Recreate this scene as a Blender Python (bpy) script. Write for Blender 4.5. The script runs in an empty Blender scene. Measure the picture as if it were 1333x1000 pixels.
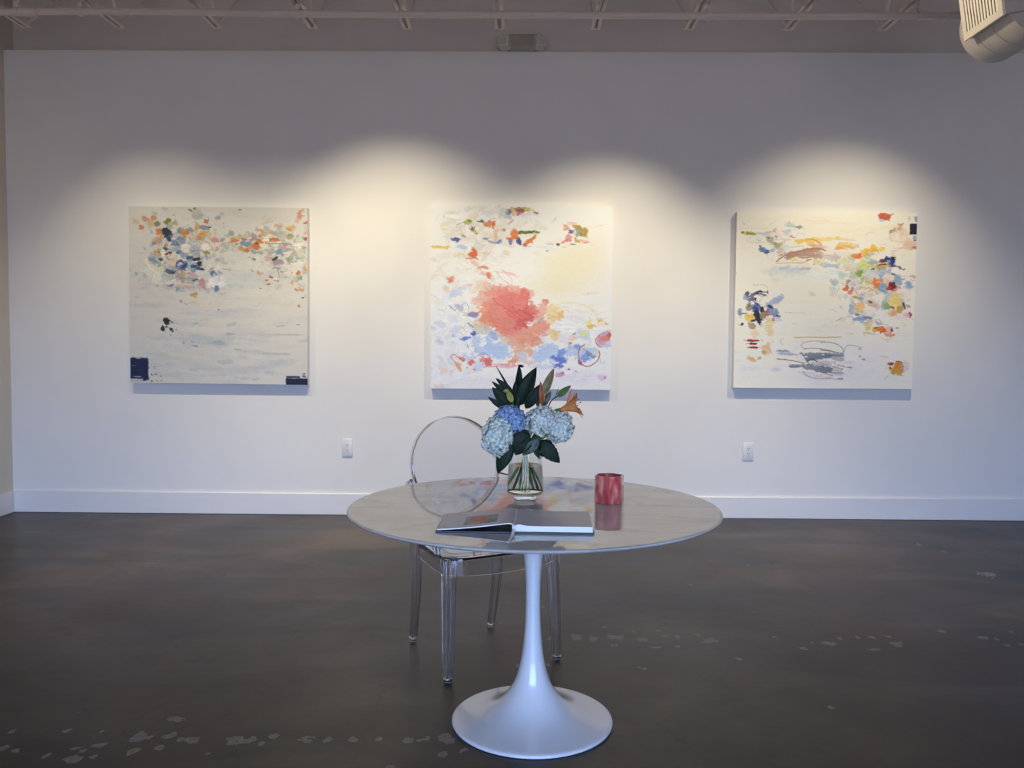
import bpy, bmesh, math, random
import numpy as np
from mathutils import Vector, Matrix
random.seed(4); rng = np.random.default_rng(7)
PI = math.pi
scn = bpy.context.scene
C = scn.collection

# ------------------------------------------------------------------ camera
F, PITCH, YAW, ROLL, CAMH = 1086.26, 0.04834, 0.00948, 0.00681, 1.26677
fw = Vector((-math.sin(YAW)*math.cos(PITCH), math.cos(YAW)*math.cos(PITCH), -math.sin(PITCH)))
rt0 = Vector((math.cos(YAW), math.sin(YAW), 0)); up0 = rt0.cross(fw)
rt = rt0*math.cos(ROLL) + up0*math.sin(ROLL); up = up0*math.cos(ROLL) - rt0*math.sin(ROLL)
CAM = Vector((0, 0, CAMH))
cd = bpy.data.cameras.new('camera'); co = bpy.data.objects.new('camera', cd); C.objects.link(co)
cd.sensor_width = 36; cd.lens = F/1333*36; cd.clip_start = .05
co.matrix_world = Matrix(((rt.x, up.x, -fw.x, 0), (rt.y, up.y, -fw.y, 0), (rt.z, up.z, -fw.z, CAMH), (0, 0, 0, 1)))
scn.camera = co

def ray(px, py):
    return fw + rt*((px-666.5)/F) - up*((py-500)/F)
def at(px, py, Y):            # measured point of the photo -> world point on the plane y = Y
    d = ray(px, py); return CAM + d*(Y/d.y)
def atz(px, py, Z):           # measured point of the photo -> world point at height Z
    d = ray(px, py); return CAM + d*((Z-CAMH)/d.z)

# ------------------------------------------------------------------ view
scn.view_settings.view_transform = 'Standard'; scn.view_settings.look = 'None'
scn.view_settings.exposure = 0.0; scn.view_settings.gamma = 1.0
scn.view_settings.use_curve_mapping = False
scn.cycles.max_bounces = 12; scn.cycles.transmission_bounces = 12; scn.cycles.diffuse_bounces = 6
scn.cycles.glossy_bounces = 6; scn.cycles.sample_clamp_indirect = 6.0; scn.cycles.blur_glossy = .3

# ------------------------------------------------------------------ daylight: a bright cool sky over a darker street
w = bpy.data.worlds.new('daylight'); scn.world = w; w.use_nodes = True
nt = w.node_tree; nt.nodes.clear()
tc = nt.nodes.new('ShaderNodeTexCoord'); sx = nt.nodes.new('ShaderNodeSeparateXYZ')
mr = nt.nodes.new('ShaderNodeMapRange'); mr.inputs[1].default_value = -.03; mr.inputs[2].default_value = .10
mx = nt.nodes.new('ShaderNodeMix'); mx.data_type = 'RGBA'
mx.inputs[6].default_value = (.26, .235, .235, 1); mx.inputs[7].default_value = (.44, .68, 1.22, 1)
bg = nt.nodes.new('ShaderNodeBackground'); bg.inputs[1].default_value = 12.5
wo = nt.nodes.new('ShaderNodeOutputWorld')
nt.links.new(tc.outputs['Generated'], sx.inputs[0]); nt.links.new(sx.outputs[2], mr.inputs[0])
nt.links.new(mr.outputs[0], mx.inputs[0]); nt.links.new(mx.outputs[2], bg.inputs[0]); nt.links.new(bg.outputs[0], wo.inputs[0])

W = 6.083; XL = -3.736; XR = 5.0; YB = -3.2; ZC = 3.95
WINS = [(-2.3, -.9), (-.6, .9), (1.2, 2.7)]; WZ = (.12, 2.55)
for i, (a, b) in enumerate(WINS):
    ld = bpy.data.lights.new('window_portal', 'AREA'); ld.shape = 'RECTANGLE'; ld.size = b-a; ld.size_y = WZ[1]-WZ[0]
    ld.cycles.is_portal = True
    lo = bpy.data.objects.new('window_portal', ld); C.objects.link(lo)
    lo.location = ((a+b)/2, YB-.05, (WZ[0]+WZ[1])/2); lo.rotation_euler = (PI/2, 0, 0)      # faces into the room
def aim(lo, tgt):
    d = Vector(tgt)-lo.location; lo.rotation_euler = d.to_track_quat('-Z', 'Y').to_euler()
def spot(name, loc, tgt, power, deg, blend, col=(1, .80, .55), size=.03):
    ld = bpy.data.lights.new(name, 'SPOT'); ld.energy = power; ld.spot_size = math.radians(deg); ld.spot_blend = blend
    ld.color = col; ld.shadow_soft_size = size
    lo = bpy.data.objects.new(name, ld); C.objects.link(lo); lo.location = loc; aim(lo, tgt); return lo
TY, TZ = 4.75, 3.20
WARM = (1, .86, .58)
spot('track_spot', (-2.75, TY, TZ), (-2.50, W, .80), 76, 82, 1, WARM)
spot('track_spot', (-1.75, TY, TZ), (-1.65, W, .70), 54, 80, 1, WARM)
spot('track_spot', (-1.00, TY, TZ), (-.87, W, 1.00), 152, 85, 1, WARM)
spot('track_spot', (.75, TY, TZ), (.52, W, .72), 174, 81, 1, WARM)
spot('track_spot', (2.36, TY, TZ), (2.22, W, .95), 124, 86, 1, WARM)
spot('track_spot', (.2, 4.15, 3.2), (5.0, 4.0, 2.75), 110, 50, 1)        # added lamp without a known fixture, placed to brighten the duct grille
spot('added_floor_flood', (-1.8, 4.4, 3.2), (-1.8, 4.95, 0), 120, 60, 1, (1, .80, .52))  # added flood, brightens and warms the floor near the gallery wall
spot('added_floor_flood', (1.8, 4.4, 3.2), (1.9, 4.95, 0), 120, 60, 1, (1, .80, .52))  # its added twin for the right half of the floor
spot('track_spot', (-.6, 2.4, 3.2), (-3.7, 3.9, 1.4), 90, 80, 1)       # lights the left-hand wall

# ------------------------------------------------------------------ helpers
def tag(o, label=None, cat=None, group=None, kind=None):
    if label: o['label'] = label
    if cat: o['category'] = cat
    if group: o['group'] = group
    if kind: o['kind'] = kind
    return o
def empty(name, loc=(0, 0, 0), rz=0):
    o = bpy.data.objects.new(name, None); C.objects.link(o); o.location = loc; o.rotation_euler = (0, 0, rz)
    o.empty_display_size = .05; return o
def mesh_obj(name, verts, faces, m, parent=None, smooth=False, loc=None):
    me = bpy.data.meshes.new(name); me.from_pydata([tuple(v) for v in verts], [], faces); me.update()
    o = bpy.data.objects.new(name, me); C.objects.link(o)
    if m: me.materials.append(m)
    if smooth: me.polygons.foreach_set('use_smooth', [True]*len(me.polygons))
    if parent: o.parent = parent
    if loc is not None: o.location = loc
    return o
def bm_obj(name, bm, m, parent=None, smooth=False, angle=None):
    bmesh.ops.recalc_face_normals(bm, faces=bm.faces)
    me = bpy.data.meshes.new(name); bm.to_mesh(me); bm.free()
    o = bpy.data.objects.new(name, me); C.objects.link(o); me.materials.append(m)
    if smooth:
        me.polygons.foreach_set('use_smooth', [True]*len(me.polygons))
        if angle: me.set_sharp_from_angle(angle=math.radians(angle))
    if parent: o.parent = parent
    return o
def add_box(bm, lo, hi, bev=0, M=None, seg=1):
    r = bmesh.ops.create_cube(bm, size=1)
    s = Vector(hi)-Vector(lo); c = (Vector(hi)+Vector(lo))/2
    bmesh.ops.transform(bm, matrix=Matrix.Translation(c) @ Matrix.Diagonal((s.x, s.y, s.z, 1)), verts=r['verts'])
    vs = r['verts']
    if bev:
        es = list({e for v in vs for e in v.link_edges})
        q = bmesh.ops.bevel(bm, geom=es, offset=bev, segments=seg, affect='EDGES', profile=.5)
        vs = list({v for f in q['faces'] for v in f.verts} | {v for v in vs if v.is_valid})
        # every vertex of the island
        st = list(vs); seen = set(vs)
        while st:
            v = st.pop()
            for e in v.link_edges:
                u = e.other_vert(v)
                if u not in seen: seen.add(u); st.append(u)
        vs = list(seen)
    if M is not None: bmesh.ops.transform(bm, matrix=M, verts=vs)
    return vs
def box_obj(name, lo, hi, m, parent=None, bev=0, M=None, seg=1):
    bm = bmesh.new(); add_box(bm, lo, hi, bev, M, seg); return bm_obj(name, bm, m, parent, smooth=bev > 0, angle=40)
def lathe(prof, n=48, close=False):
    V = []; Fc = []
    for r, z in prof:
        for k in range(n):
            a = 2*PI*k/n; V.append((r*math.cos(a), r*math.sin(a), z))
    m = len(prof)
    for i in range(m-1 if not close else m):
        j = (i+1) % m
        for k in range(n):
            l = (k+1) % n; Fc.append((i*n+k, i*n+l, j*n+l, j*n+k))
    return V, Fc
def lathe_obj(name, prof, m, parent=None, n=48, close=False, loc=None, flat=False):
    V, Fc = lathe(prof, n, close)
    if not close:
        if prof[0][0] > 1e-4: Fc.append(tuple(range(n))[::-1])
        if prof[-1][0] > 1e-4: Fc.append(tuple(range((len(prof)-1)*n, len(prof)*n)))
    bm = bmesh.new(); me = bpy.data.meshes.new('t'); me.from_pydata(V, [], Fc); bm.from_mesh(me); bpy.data.meshes.remove(me)
    bmesh.ops.remove_doubles(bm, verts=bm.verts, dist=1e-6)
    o = bm_obj(name, bm, m, parent, smooth=not flat, angle=45)
    if loc is not None: o.location = loc
    return o
def frames(pts):
    pts = [Vector(p) for p in pts]; T = []
    for i in range(len(pts)):
        a = pts[max(i-1, 0)]; b = pts[min(i+1, len(pts)-1)]; T.append((b-a).normalized())
    n = T[0].orthogonal().normalized(); out = []
    for i, t in enumerate(T):
        n = (n-t*n.dot(t)).normalized(); out.append((pts[i], n, t.cross(n)))
    return out
def add_tube(bm, pts, rad, n=8, ref=None, sect=None):
    fr = frames(pts); rings = []
    for i, (p, a, b) in enumerate(fr):
        if ref is not None:
            t = a.cross(b); a = (Vector(ref)-t*Vector(ref).dot(t)).normalized(); b = t.cross(a)
        r = rad[i] if isinstance(rad, list) else rad
        ring = []
        for k in range(n if sect is None else len(sect)):
            if sect is None:
                c, s = math.cos(2*PI*k/n), math.sin(2*PI*k/n)
            else: c, s = sect[k]
            if isinstance(r, (tuple, list)): q = p+a*(c*r[0])+b*(s*r[1])
            else: q = p+a*(c*r)+b*(s*r)
            ring.append(bm.verts.new(q))
        rings.append(ring)
    m = len(rings[0])
    for i in range(len(rings)-1):
        for k in range(m):
            l = (k+1) % m; bm.faces.new((rings[i][k], rings[i][l], rings[i+1][l], rings[i+1][k]))
    bm.faces.new(rings[0][::-1]); bm.faces.new(rings[-1])
def tube_obj(name, pts, rad, m, parent=None, n=8, ref=None, sect=None, angle=50):
    bm = bmesh.new(); add_tube(bm, pts, rad, n, ref, sect); return bm_obj(name, bm, m, parent, smooth=True, angle=angle)
def bez(p, n=16):
    p = [Vector(q) for q in p]; out = []
    for i in range(n+1):
        t = i/n; q = list(p)
        while len(q) > 1: q = [q[j].lerp(q[j+1], t) for j in range(len(q)-1)]
        out.append(q[0])
    return out
def spline(P, n=8):      # Catmull-Rom through points
    P = [Vector(p) for p in P]; Q = [P[0]*2-P[1]]+P+[P[-1]*2-P[-2]]; out = []
    for i in range(1, len(Q)-2):
        for k in range(n):
            t = k/n; a, b, c, d = Q[i-1:i+3]
            out.append(.5*((2*b)+(c-a)*t+(2*a-5*b+4*c-d)*t*t+(3*b-a-3*c+d)*t**3))
    out.append(P[-1]); return out

# ------------------------------------------------------------------ materials
def s2l(c):
    return tuple(((v/255)/12.92 if v/255 <= .04045 else ((v/255+.055)/1.055)**2.4) for v in c)
def mat(name, col, rough=.5, **k):
    m = bpy.data.materials.new(name); m.use_nodes = True; b = m.node_tree.nodes['Principled BSDF']
    b.inputs['Base Color'].default_value = (*col, 1); b.inputs['Roughness'].default_value = rough
    for a, v in k.items():
        b.inputs[a.replace('_', ' ')].default_value = v
    return m
def noisy(name, c1, c2, scale=8, rough=.5, bump=0, bscale=None, detail=5, lo=.35, hi=.65, stretch=(1, 1, 1), **k):
    m = mat(name, c1, rough, **k); n = m.node_tree.nodes; L = m.node_tree.links; b = n['Principled BSDF']
    t = n.new('ShaderNodeTexCoord'); mp = n.new('ShaderNodeMapping'); mp.inputs['Scale'].default_value = stretch
    L.new(t.outputs['Object'], mp.inputs[0])
    no = n.new('ShaderNodeTexNoise'); no.inputs['Scale'].default_value = scale; no.inputs['Detail'].default_value = detail
    L.new(mp.outputs[0], no.inputs['Vector'])
    r = n.new('ShaderNodeValToRGB'); r.color_ramp.elements[0].position = lo; r.color_ramp.elements[1].position = hi
    r.color_ramp.elements[0].color = (*c1, 1); r.color_ramp.elements[1].color = (*c2, 1)
    L.new(no.outputs[0], r.inputs[0]); L.new(r.outputs[0], b.inputs['Base Color'])
    if bump:
        nb = n.new('ShaderNodeTexNoise'); nb.inputs['Scale'].default_value = bscale or scale*6; nb.inputs['Detail'].default_value = 4
        L.new(mp.outputs[0], nb.inputs['Vector'])
        bu = n.new('ShaderNodeBump'); bu.inputs['Strength'].default_value = bump; bu.inputs['Distance'].default_value = .002
        L.new(nb.outputs[0], bu.inputs['Height']); L.new(bu.outputs[0], b.inputs['Normal'])
    return m
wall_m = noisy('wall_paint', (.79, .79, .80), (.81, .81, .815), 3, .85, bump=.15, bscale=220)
wall_warm_lit = noisy('wall_paint_warm_lit', (.66, .62, .54), (.69, .65, .57), 3, .85, bump=.15, bscale=220)  # wall paint with the warm light on the left wall mixed into its colour
trim_m = noisy('trim_paint', (.78, .78, .80), (.80, .80, .82), 4, .45)
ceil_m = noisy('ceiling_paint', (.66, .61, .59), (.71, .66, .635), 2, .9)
steel_m = noisy('painted_steel', (.70, .62, .59), (.76, .68, .645), 9, .6)
pipe_m = noisy('painted_pipe', (.60, .53, .50), (.66, .58, .55), 14, .5, stretch=(1, 4, 4))
duct_m = noisy('painted_duct', (.44, .41, .40), (.50, .47, .455), 6, .5)
grille_m = noisy('grille_paint', (.80, .76, .66), (.84, .80, .70), 20, .4)
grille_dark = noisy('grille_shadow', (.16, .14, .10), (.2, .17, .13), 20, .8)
plate_m = noisy('outlet_plastic', (.74, .74, .77), (.77, .77, .80), 30, .35)
slot_m = noisy('outlet_slot', (.03, .03, .035), (.05, .05, .055), 50, .6)
lamp_grey = noisy('emergency_housing', (.62, .60, .54), (.68, .66, .60), 20, .5)
lamp_body = noisy('emergency_body', (.36, .355, .31), (.40, .39, .345), 20, .5)
lamp_lens = noisy('emergency_lens', (.62, .59, .55), (.75, .72, .68), 60, .25)
white_gloss = noisy('white_lacquer', (.80, .80, .82), (.82, .82, .84), 3, .28, Coat_Weight=1.0, Coat_Roughness=.04)
def clear(name, col, ior=1.49, rough=0.0):
    m = bpy.data.materials.new(name); m.use_nodes = True; nt = m.node_tree; nt.nodes.clear()
    g = nt.nodes.new('ShaderNodeBsdfGlass'); g.inputs['IOR'].default_value = ior; g.inputs['Roughness'].default_value = rough
    no = nt.nodes.new('ShaderNodeTexNoise'); no.inputs['Scale'].default_value = 4
    r = nt.nodes.new('ShaderNodeValToRGB'); r.color_ramp.elements[0].color = (*col, 1)
    r.color_ramp.elements[1].color = (*[min(1, c*1.01) for c in col], 1)
    nt.links.new(no.outputs[0], r.inputs[0]); nt.links.new(r.outputs[0], g.inputs[0])
    o = nt.nodes.new('ShaderNodeOutputMaterial'); nt.links.new(g.outputs[0], o.inputs[0]); return m
acrylic = clear('clear_acrylic', (.955, .955, .975))
glass_m = clear('vase_glass', (.97, .985, .98))
water_m = clear('vase_water', (.97, .985, .97), 1.33)
foot_m = clear('chair_foot', (.55, .55, .58))

# marble: pale ground with thin grey veins
def marble():
    m = mat('polished_marble', (.6, .6, .6), .04, IOR=1.62); n = m.node_tree.nodes; L = m.node_tree.links; b = n['Principled BSDF']
    t = n.new('ShaderNodeTexCoord'); mp = n.new('ShaderNodeMapping'); mp.inputs['Rotation'].default_value = (0, 0, .5); mp.inputs['Scale'].default_value = (1.2, 2.6, 1)
    L.new(t.outputs['Object'], mp.inputs[0])
    n1 = n.new('ShaderNodeTexNoise'); n1.inputs['Scale'].default_value = 1.6; n1.inputs['Detail'].default_value = 9; n1.inputs['Distortion'].default_value = .9
    L.new(mp.outputs[0], n1.inputs['Vector'])
    s = n.new('ShaderNodeMath'); s.operation = 'SUBTRACT'; s.inputs[1].default_value = .5; L.new(n1.outputs[0], s.inputs[0])
    a = n.new('ShaderNodeMath'); a.operation = 'ABSOLUTE'; L.new(s.outputs[0], a.inputs[0])
    r = n.new('ShaderNodeValToRGB'); r.color_ramp.elements[0].position = 0; r.color_ramp.elements[0].color = (.33, .33, .35, 1)
    r.color_ramp.elements[1].position = .035; r.color_ramp.elements[1].color = (1, 1, 1, 1); L.new(a.outputs[0], r.inputs[0])
    n2 = n.new('ShaderNodeTexNoise'); n2.inputs['Scale'].default_value = 3; n2.inputs['Detail'].default_value = 6; L.new(mp.outputs[0], n2.inputs['Vector'])
    r2 = n.new('ShaderNodeValToRGB'); r2.color_ramp.elements[0].position = .3; r2.color_ramp.elements[0].color = (.56, .555, .55, 1)
    r2.color_ramp.elements[1].position = .7; r2.color_ramp.elements[1].color = (.70, .70, .69, 1); L.new(n2.outputs[0], r2.inputs[0])
    x = n.new('ShaderNodeMix'); x.data_type = 'RGBA'; x.blend_type = 'MULTIPLY'; x.inputs[0].default_value = .30
    L.new(r2.outputs[0], x.inputs[6]); L.new(r.outputs[0], x.inputs[7]); L.new(x.outputs[2], b.inputs['Base Color'])
    return m
marble_m = marble()

# ------------------------------------------------------------------ room
def floor_material():
    m = mat('stained_concrete', (.06, .05, .045), .4, IOR=1.38); n = m.node_tree.nodes; L = m.node_tree.links; b = n['Principled BSDF']
    t = n.new('ShaderNodeTexCoord')
    def noise(scale, det, dist=0, st=(1, 1, 1)):
        mp = n.new('ShaderNodeMapping'); mp.inputs['Scale'].default_value = st; L.new(t.outputs['Object'], mp.inputs[0])
        q = n.new('ShaderNodeTexNoise'); q.inputs['Scale'].default_value = scale; q.inputs['Detail'].default_value = det
        q.inputs['Distortion'].default_value = dist; L.new(mp.outputs[0], q.inputs['Vector']); return q
    def ramp(src, *st):
        r = n.new('ShaderNodeValToRGB'); e = r.color_ramp.elements
        e[0].position, e[0].color = st[0][0], (*st[0][1], 1); e[1].position, e[1].color = st[-1][0], (*st[-1][1], 1)
        for p, c in st[1:-1]:
            k = e.new(p); k.color = (*c, 1)
        L.new(src.outputs[0], r.inputs[0]); return r
    def mix(f, a, bb, mode='MIX'):
        x = n.new('ShaderNodeMix'); x.data_type = 'RGBA'; x.blend_type = mode
        if isinstance(f, float): x.inputs[0].default_value = f
        else: L.new(f, x.inputs[0])
        for i, q in ((6, a), (7, bb)):
            if isinstance(q, tuple): x.inputs[i].default_value = (*q, 1)
            else: L.new(q, x.inputs[i])
        return x.outputs[2]
    big = ramp(noise(.75, 7, .6), (.38, (.034, .029, .021)), (.5, (.056, .042, .030)), (.62, (.086, .063, .045)))
    dark = ramp(noise(1.4, 8, 1.2, (.6, 1.3, 1)), (.44, (.55, .58, .57)), (.56, (1.06, 1.06, 1.06)))
    c = mix(1.0, big.outputs[0], dark.outputs[0], 'MULTIPLY')
    red = ramp(noise(.9, 5, .3), (.5, (0, 0, 0)), (.75, (1, 1, 1)))
    c = mix(red.outputs[0], c, (.068, .038, .024))
    fine = ramp(noise(26, 8), (.3, (.86, .86, .86)), (.7, (1.1, 1.1, 1.1)))
    c = mix(1.0, c, fine.outputs[0], 'MULTIPLY')
    # hairline cracks
    cr = noise(1.1, 10, .7); s = n.new('ShaderNodeMath'); s.operation = 'SUBTRACT'; s.inputs[1].default_value = .5; L.new(cr.outputs[0], s.inputs[0])
    a = n.new('ShaderNodeMath'); a.operation = 'ABSOLUTE'; L.new(s.outputs[0], a.inputs[0])
    cl = ramp(a, (0, (.72, .72, .72)), (.006, (1, 1, 1))); c = mix(1.0, c, cl.outputs[0], 'MULTIPLY')
    # chips of exposed aggregate: their places come with the slab
    at_ = n.new('ShaderNodeAttribute'); at_.attribute_name = 'chip'
    nf = noise(30, 7, .6, (1, .7, 1)); ad = n.new('ShaderNodeMath'); ad.operation = 'MULTIPLY_ADD'; ad.inputs[1].default_value = 2.2; ad.inputs[2].default_value = -1.1
    L.new(nf.outputs[0], ad.inputs[0]); su = n.new('ShaderNodeMath'); su.operation = 'ADD'; L.new(at_.outputs['Fac'], su.inputs[0]); L.new(ad.outputs[0], su.inputs[1])
    cm = ramp(su, (.50, (0, 0, 0)), (.58, (1, 1, 1)))
    chipc = ramp(noise(70, 3), (.35, (.125, .108, .095)), (.65, (.20, .175, .155)))
    c = mix(cm.outputs[0], c, chipc.outputs[0])
    L.new(c, b.inputs['Base Color'])
    rr = n.new('ShaderNodeMapRange'); rr.inputs[3].default_value = .28; rr.inputs[4].default_value = .46
    L.new(noise(2.2, 6).outputs[0], rr.inputs[0]); L.new(rr.outputs[0], b.inputs['Roughness'])
    bu = n.new('ShaderNodeBump'); bu.inputs['Strength'].default_value = .12; bu.inputs['Distance'].default_value = .004
    L.new(noise(9, 6).outputs[0], bu.inputs['Height']); L.new(bu.outputs[0], b.inputs['Normal'])
    return m
chipsL = [(460,593,22,6),(362,640,26,13),(349,676,13,8),(250,661,25,5),(190,696,22,9),(215,675,10,4),(120,690,8,4),(30,625,10,4),(432,638,12,5),(500,647,20,8),
 (622,648,32,11),(710,640,16,6),(800,646,20,7),(853,647,16,7),(920,645,9,5),(985,645,8,3),(1065,647,12,5),(1100,645,14,4),(1157,642,28,12),(417,667,9,5),
 (240,692,9,4),(198,667,7,3),(680,656,8,3),(467,645,9,4),(60,112,18,3),(285,62,6,3),(175,623,6,3),(8,668,6,3),(42,675,6,3),(265,627,5,3),(1205,675,7,3),(1150,684,4,2),(450,632,8,3),(1020,716,8,2)]
chipsR = [(165,380,18,7),(210,384,12,6),(270,378,18,6),(342,386,15,6),(395,376,10,3),(430,379,7,3),(483,374,8,3),(523,388,16,5),(500,393,12,3),(265,400,10,3),
 (375,405,12,3),(315,364,8,3),(345,356,8,3),(380,362,6,2),(240,354,6,2),(820,396,40,4),(855,383,6,2),(980,378,6,4),(998,397,16,6),(943,412,16,4),(1225,380,14,4),
 (1115,364,10,2),(590,436,10,3),(1297,365,6,2),(1328,398,6,3),(1230,217,20,5),(1262,385,5,2),(935,380,6,2),(895,379,5,2),(760,408,10,2),(345,460,10,3),(20,453,12,7),
 (98,383,10,3),(428,403,7,2),(685,380,6,2),(1240,212,20,3),(92,450,6,4),(88,480,5,3),(80,300,5,3),(1060,140,12,2),(1125,158,5,2),(830,562,6,2),(1290,400,6,2)]
def make_floor():
    xs = np.concatenate([[XL, -3.3], np.arange(-2.9, 2.9, .0125), np.arange(2.9, 4.2, .03), [4.6, XR]])
    ys = np.concatenate([[YB, -1, 1, 2.1], np.arange(2.35, 4.2, .0125), np.arange(4.22, W, .06), [W]])
    X, Y = np.meshgrid(xs, ys, indexing='ij'); A = np.zeros_like(X)
    for lst, ox, n in ((chipsL, 0, 0), (chipsR, 667, 1)):
        for (cx, cy, rx, ry) in lst:
            c = atz(ox+cx/2, 640+cy/2, 0); e = atz(ox+(cx+rx)/2, 640+cy/2, 0); g = atz(ox+cx/2, 640+(cy-ry)/2, 0)
            ra = max(abs(e.x-c.x), .012); rb = max(abs(g.y-c.y), .016)
            d = np.sqrt(((X-c.x)/ra)**2+((Y-c.y)/rb)**2)
            A = np.maximum(A, np.clip(1.15-d*.62, 0, 1))
    nx, ny = len(xs), len(ys)
    V = np.stack([X, Y, X*0], -1).reshape(-1, 3)
    i, j = np.meshgrid(np.arange(nx-1), np.arange(ny-1), indexing='ij'); a = (i*ny+j).ravel()
    Fc = np.stack([a, a+ny, a+ny+1, a+1], 1)
    me = bpy.data.meshes.new('floor'); me.vertices.add(len(V)); me.vertices.foreach_set('co', V.ravel().astype(np.float32))
    me.loops.add(Fc.size); me.loops.foreach_set('vertex_index', Fc.ravel().astype(np.int32))
    me.polygons.add(len(Fc)); me.polygons.foreach_set('loop_start', np.arange(0, Fc.size, 4, dtype=np.int32))
    me.update(calc_edges=True); me.validate()
    at_ = me.attributes.new('chip', 'FLOAT', 'POINT'); at_.data.foreach_set('value', A.ravel().astype(np.float32))
    me.materials.append(floor_material())
    o = bpy.data.objects.new('floor', me); C.objects.link(o); tag(o, 'dark stained concrete floor with pale chipped spots', None, kind='structure')
make_floor()
def struct(o, label=None): return tag(o, label, None, kind='structure')
struct(box_obj('wall_back', (XL-.2, W, -.1), (XR+.2, W+.3, 3.356), wall_m), 'long white gallery wall behind the three paintings')
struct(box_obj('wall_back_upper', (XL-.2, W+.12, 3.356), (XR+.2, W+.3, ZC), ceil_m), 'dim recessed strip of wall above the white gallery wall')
struct(box_obj('wall_left', (XL-.2, YB, -.1), (XL, W+.3, ZC), wall_warm_lit), 'side wall at the left edge, coloured as if warmly lit')
struct(box_obj('wall_right', (XR, YB, -.1), (XR+.2, W+.3, ZC), wall_m), 'white side wall out of view on the right')
struct(box_obj('ceiling', (XL-.2, YB, ZC), (XR+.2, W+.3, ZC+.1), ceil_m), 'grey painted roof deck above the joists')
struct(box_obj('baseboard_back', (XL, W-.016, 0), (XR, W+.0, .158), trim_m, bev=.004), 'tall white baseboard along the gallery wall')
struct(box_obj('baseboard_left', (XL, YB, 0), (XL+.016, W-.016, .158), trim_m, bev=.004), 'tall baseboard along the left wall')
bm = bmesh.new()
edges = [XL-.2]+[v for a in WINS for v in a]+[XR+.2]
for k in range(0, len(edges), 2): add_box(bm, (edges[k], YB-.2, 0), (edges[k+1], YB, ZC))
for a, b in WINS:
    add_box(bm, (a, YB-.2, 0), (b, YB, WZ[0])); add_box(bm, (a, YB-.2, WZ[1]), (b, YB, ZC))
struct(bm_obj('wall_front', bm, wall_m), 'street side wall with tall shop windows behind the camera')
for k, (a, b) in enumerate(WINS):
    bm = bmesh.new(); t = .05; y0, y1 = YB-.12, YB-.06
    add_box(bm, (a, y0, WZ[0]), (a+t, y1, WZ[1])); add_box(bm, (b-t, y0, WZ[0]), (b, y1, WZ[1]))
    add_box(bm, (a+t, y0, WZ[0]), (b-t, y1, WZ[0]+t)); add_box(bm, (a+t, y0, WZ[1]-t), (b-t, y1, WZ[1]))
    m_ = (a+b)/2; add_box(bm, (m_-t/2, y0, WZ[0]+t), (m_+t/2, y1, WZ[1]-t))
    struct(bm_obj('window_%d' % (k+1), bm, steel_m), 'street window frame behind the camera')

# ------------------------------------------------------------------ ceiling joists, sprinkler pipe
jx = [-3.18, -2.575, -1.95, -1.335, -.735, -.145, .465, 1.06, 1.685, 2.28]
ordn = ['leftmost', 'second from left', 'third from left', 'fourth from left', 'fifth from left', 'sixth from left', 'seventh from left', 'eighth from left', 'ninth from left', 'rightmost']
def make_joist():
    root = empty('ceiling_joist', (0, 0, 3.270))
    y0, y1 = YB+.05, 5.43
    bm = bmesh.new()
    for s in (-1, 1):
        add_box(bm, (min(s*.008, s*.030), y0, 0), (max(s*.008, s*.030), y1, .006)); add_box(bm, (min(s*.009, s*.014), y0, 0), (max(s*.009, s*.014), y1, .035))
    for k in range(8): add_box(bm, (-.012, y1-.012-k*.55, .002), (.012, y1+.012-k*.55, .03))
    bm_obj('bottom_chord', bm, steel_m, root)
    bm = bmesh.new(); yt = W+.11
    for s in (-1, 1):
        add_box(bm, (min(s*.009, s*.045), y0, .596), (max(s*.009, s*.045), yt, .602)); add_box(bm, (min(s*.009, s*.014), y0, .562), (max(s*.009, s*.014), yt, .602))
    bm_obj('top_chord', bm, steel_m, root)
    bm = bmesh.new(); pts = []; y = y1; k = 0
    pts.append((0, W+.05, .58)); 
    while y > 0:
        pts.append((0, y-.02, .02 if k % 2 == 0 else .58)); y -= .38; k += 1
    for a, b in zip(pts[:-1], pts[1:]): add_tube(bm, [a, b], .010, 6)
    bm_obj('web_rod', bm, steel_m, root); return root
def copy_tree(o, parent=None):
    c = o.copy(); C.objects.link(c)
    if parent: c.parent = parent
    for ch in list(o.children): copy_tree(ch, c)
    return c
j0 = make_joist()
for k, x in enumerate(jx):
    j = j0 if k == 0 else copy_tree(j0)
    j.location = (x, 0, 3.270)
    tag(j, 'painted steel roof joist meeting the top of the wall, %s of ten' % ordn[k], 'joist', 'steel roof joists')
PY = 5.05; pz = at(667, 20, PY).z
pipe = empty('sprinkler_pipe', (0, PY, pz)); tag(pipe, 'long thin painted sprinkler pipe running under the roof joists', 'pipe')
def sag(x): return pz + (-.028*((-1.6-x)/1.9)**2*.0 if x < -1.6 else 0) + (.0 if x > -2.2 else -.010*((-2.2-x)))
pp = [at(px, py, PY) for px, py in ((-60, 16.5), (25, 15.5), (50, 15), (100, 14.5), (222, 15), (333, 17.2), (500, 18.6), (667, 19.3), (1000, 21), (1160, 20.8), (1250, 21.5))]
pp = [Vector((p.x, PY, p.z)) for p in pp]
o = tube_obj('pipe', [(p.x, 0, p.z-pz) for p in spline(pp, 5)], .0205, pipe_m, pipe, 16)
for a, b in ((25, 49), (573, 588), (1236, 1249)):
    za = at(a, 15.5 if a < 60 else (18.9 if a < 700 else 21.4), PY); zb = at(b, 15.5 if a < 60 else (18.9 if a < 700 else 21.4), PY)
    tube_obj('coupling', [(za.x, 0, za.z-pz), (zb.x, 0, zb.z-pz)], .025, pipe_m, pipe, 16)
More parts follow.
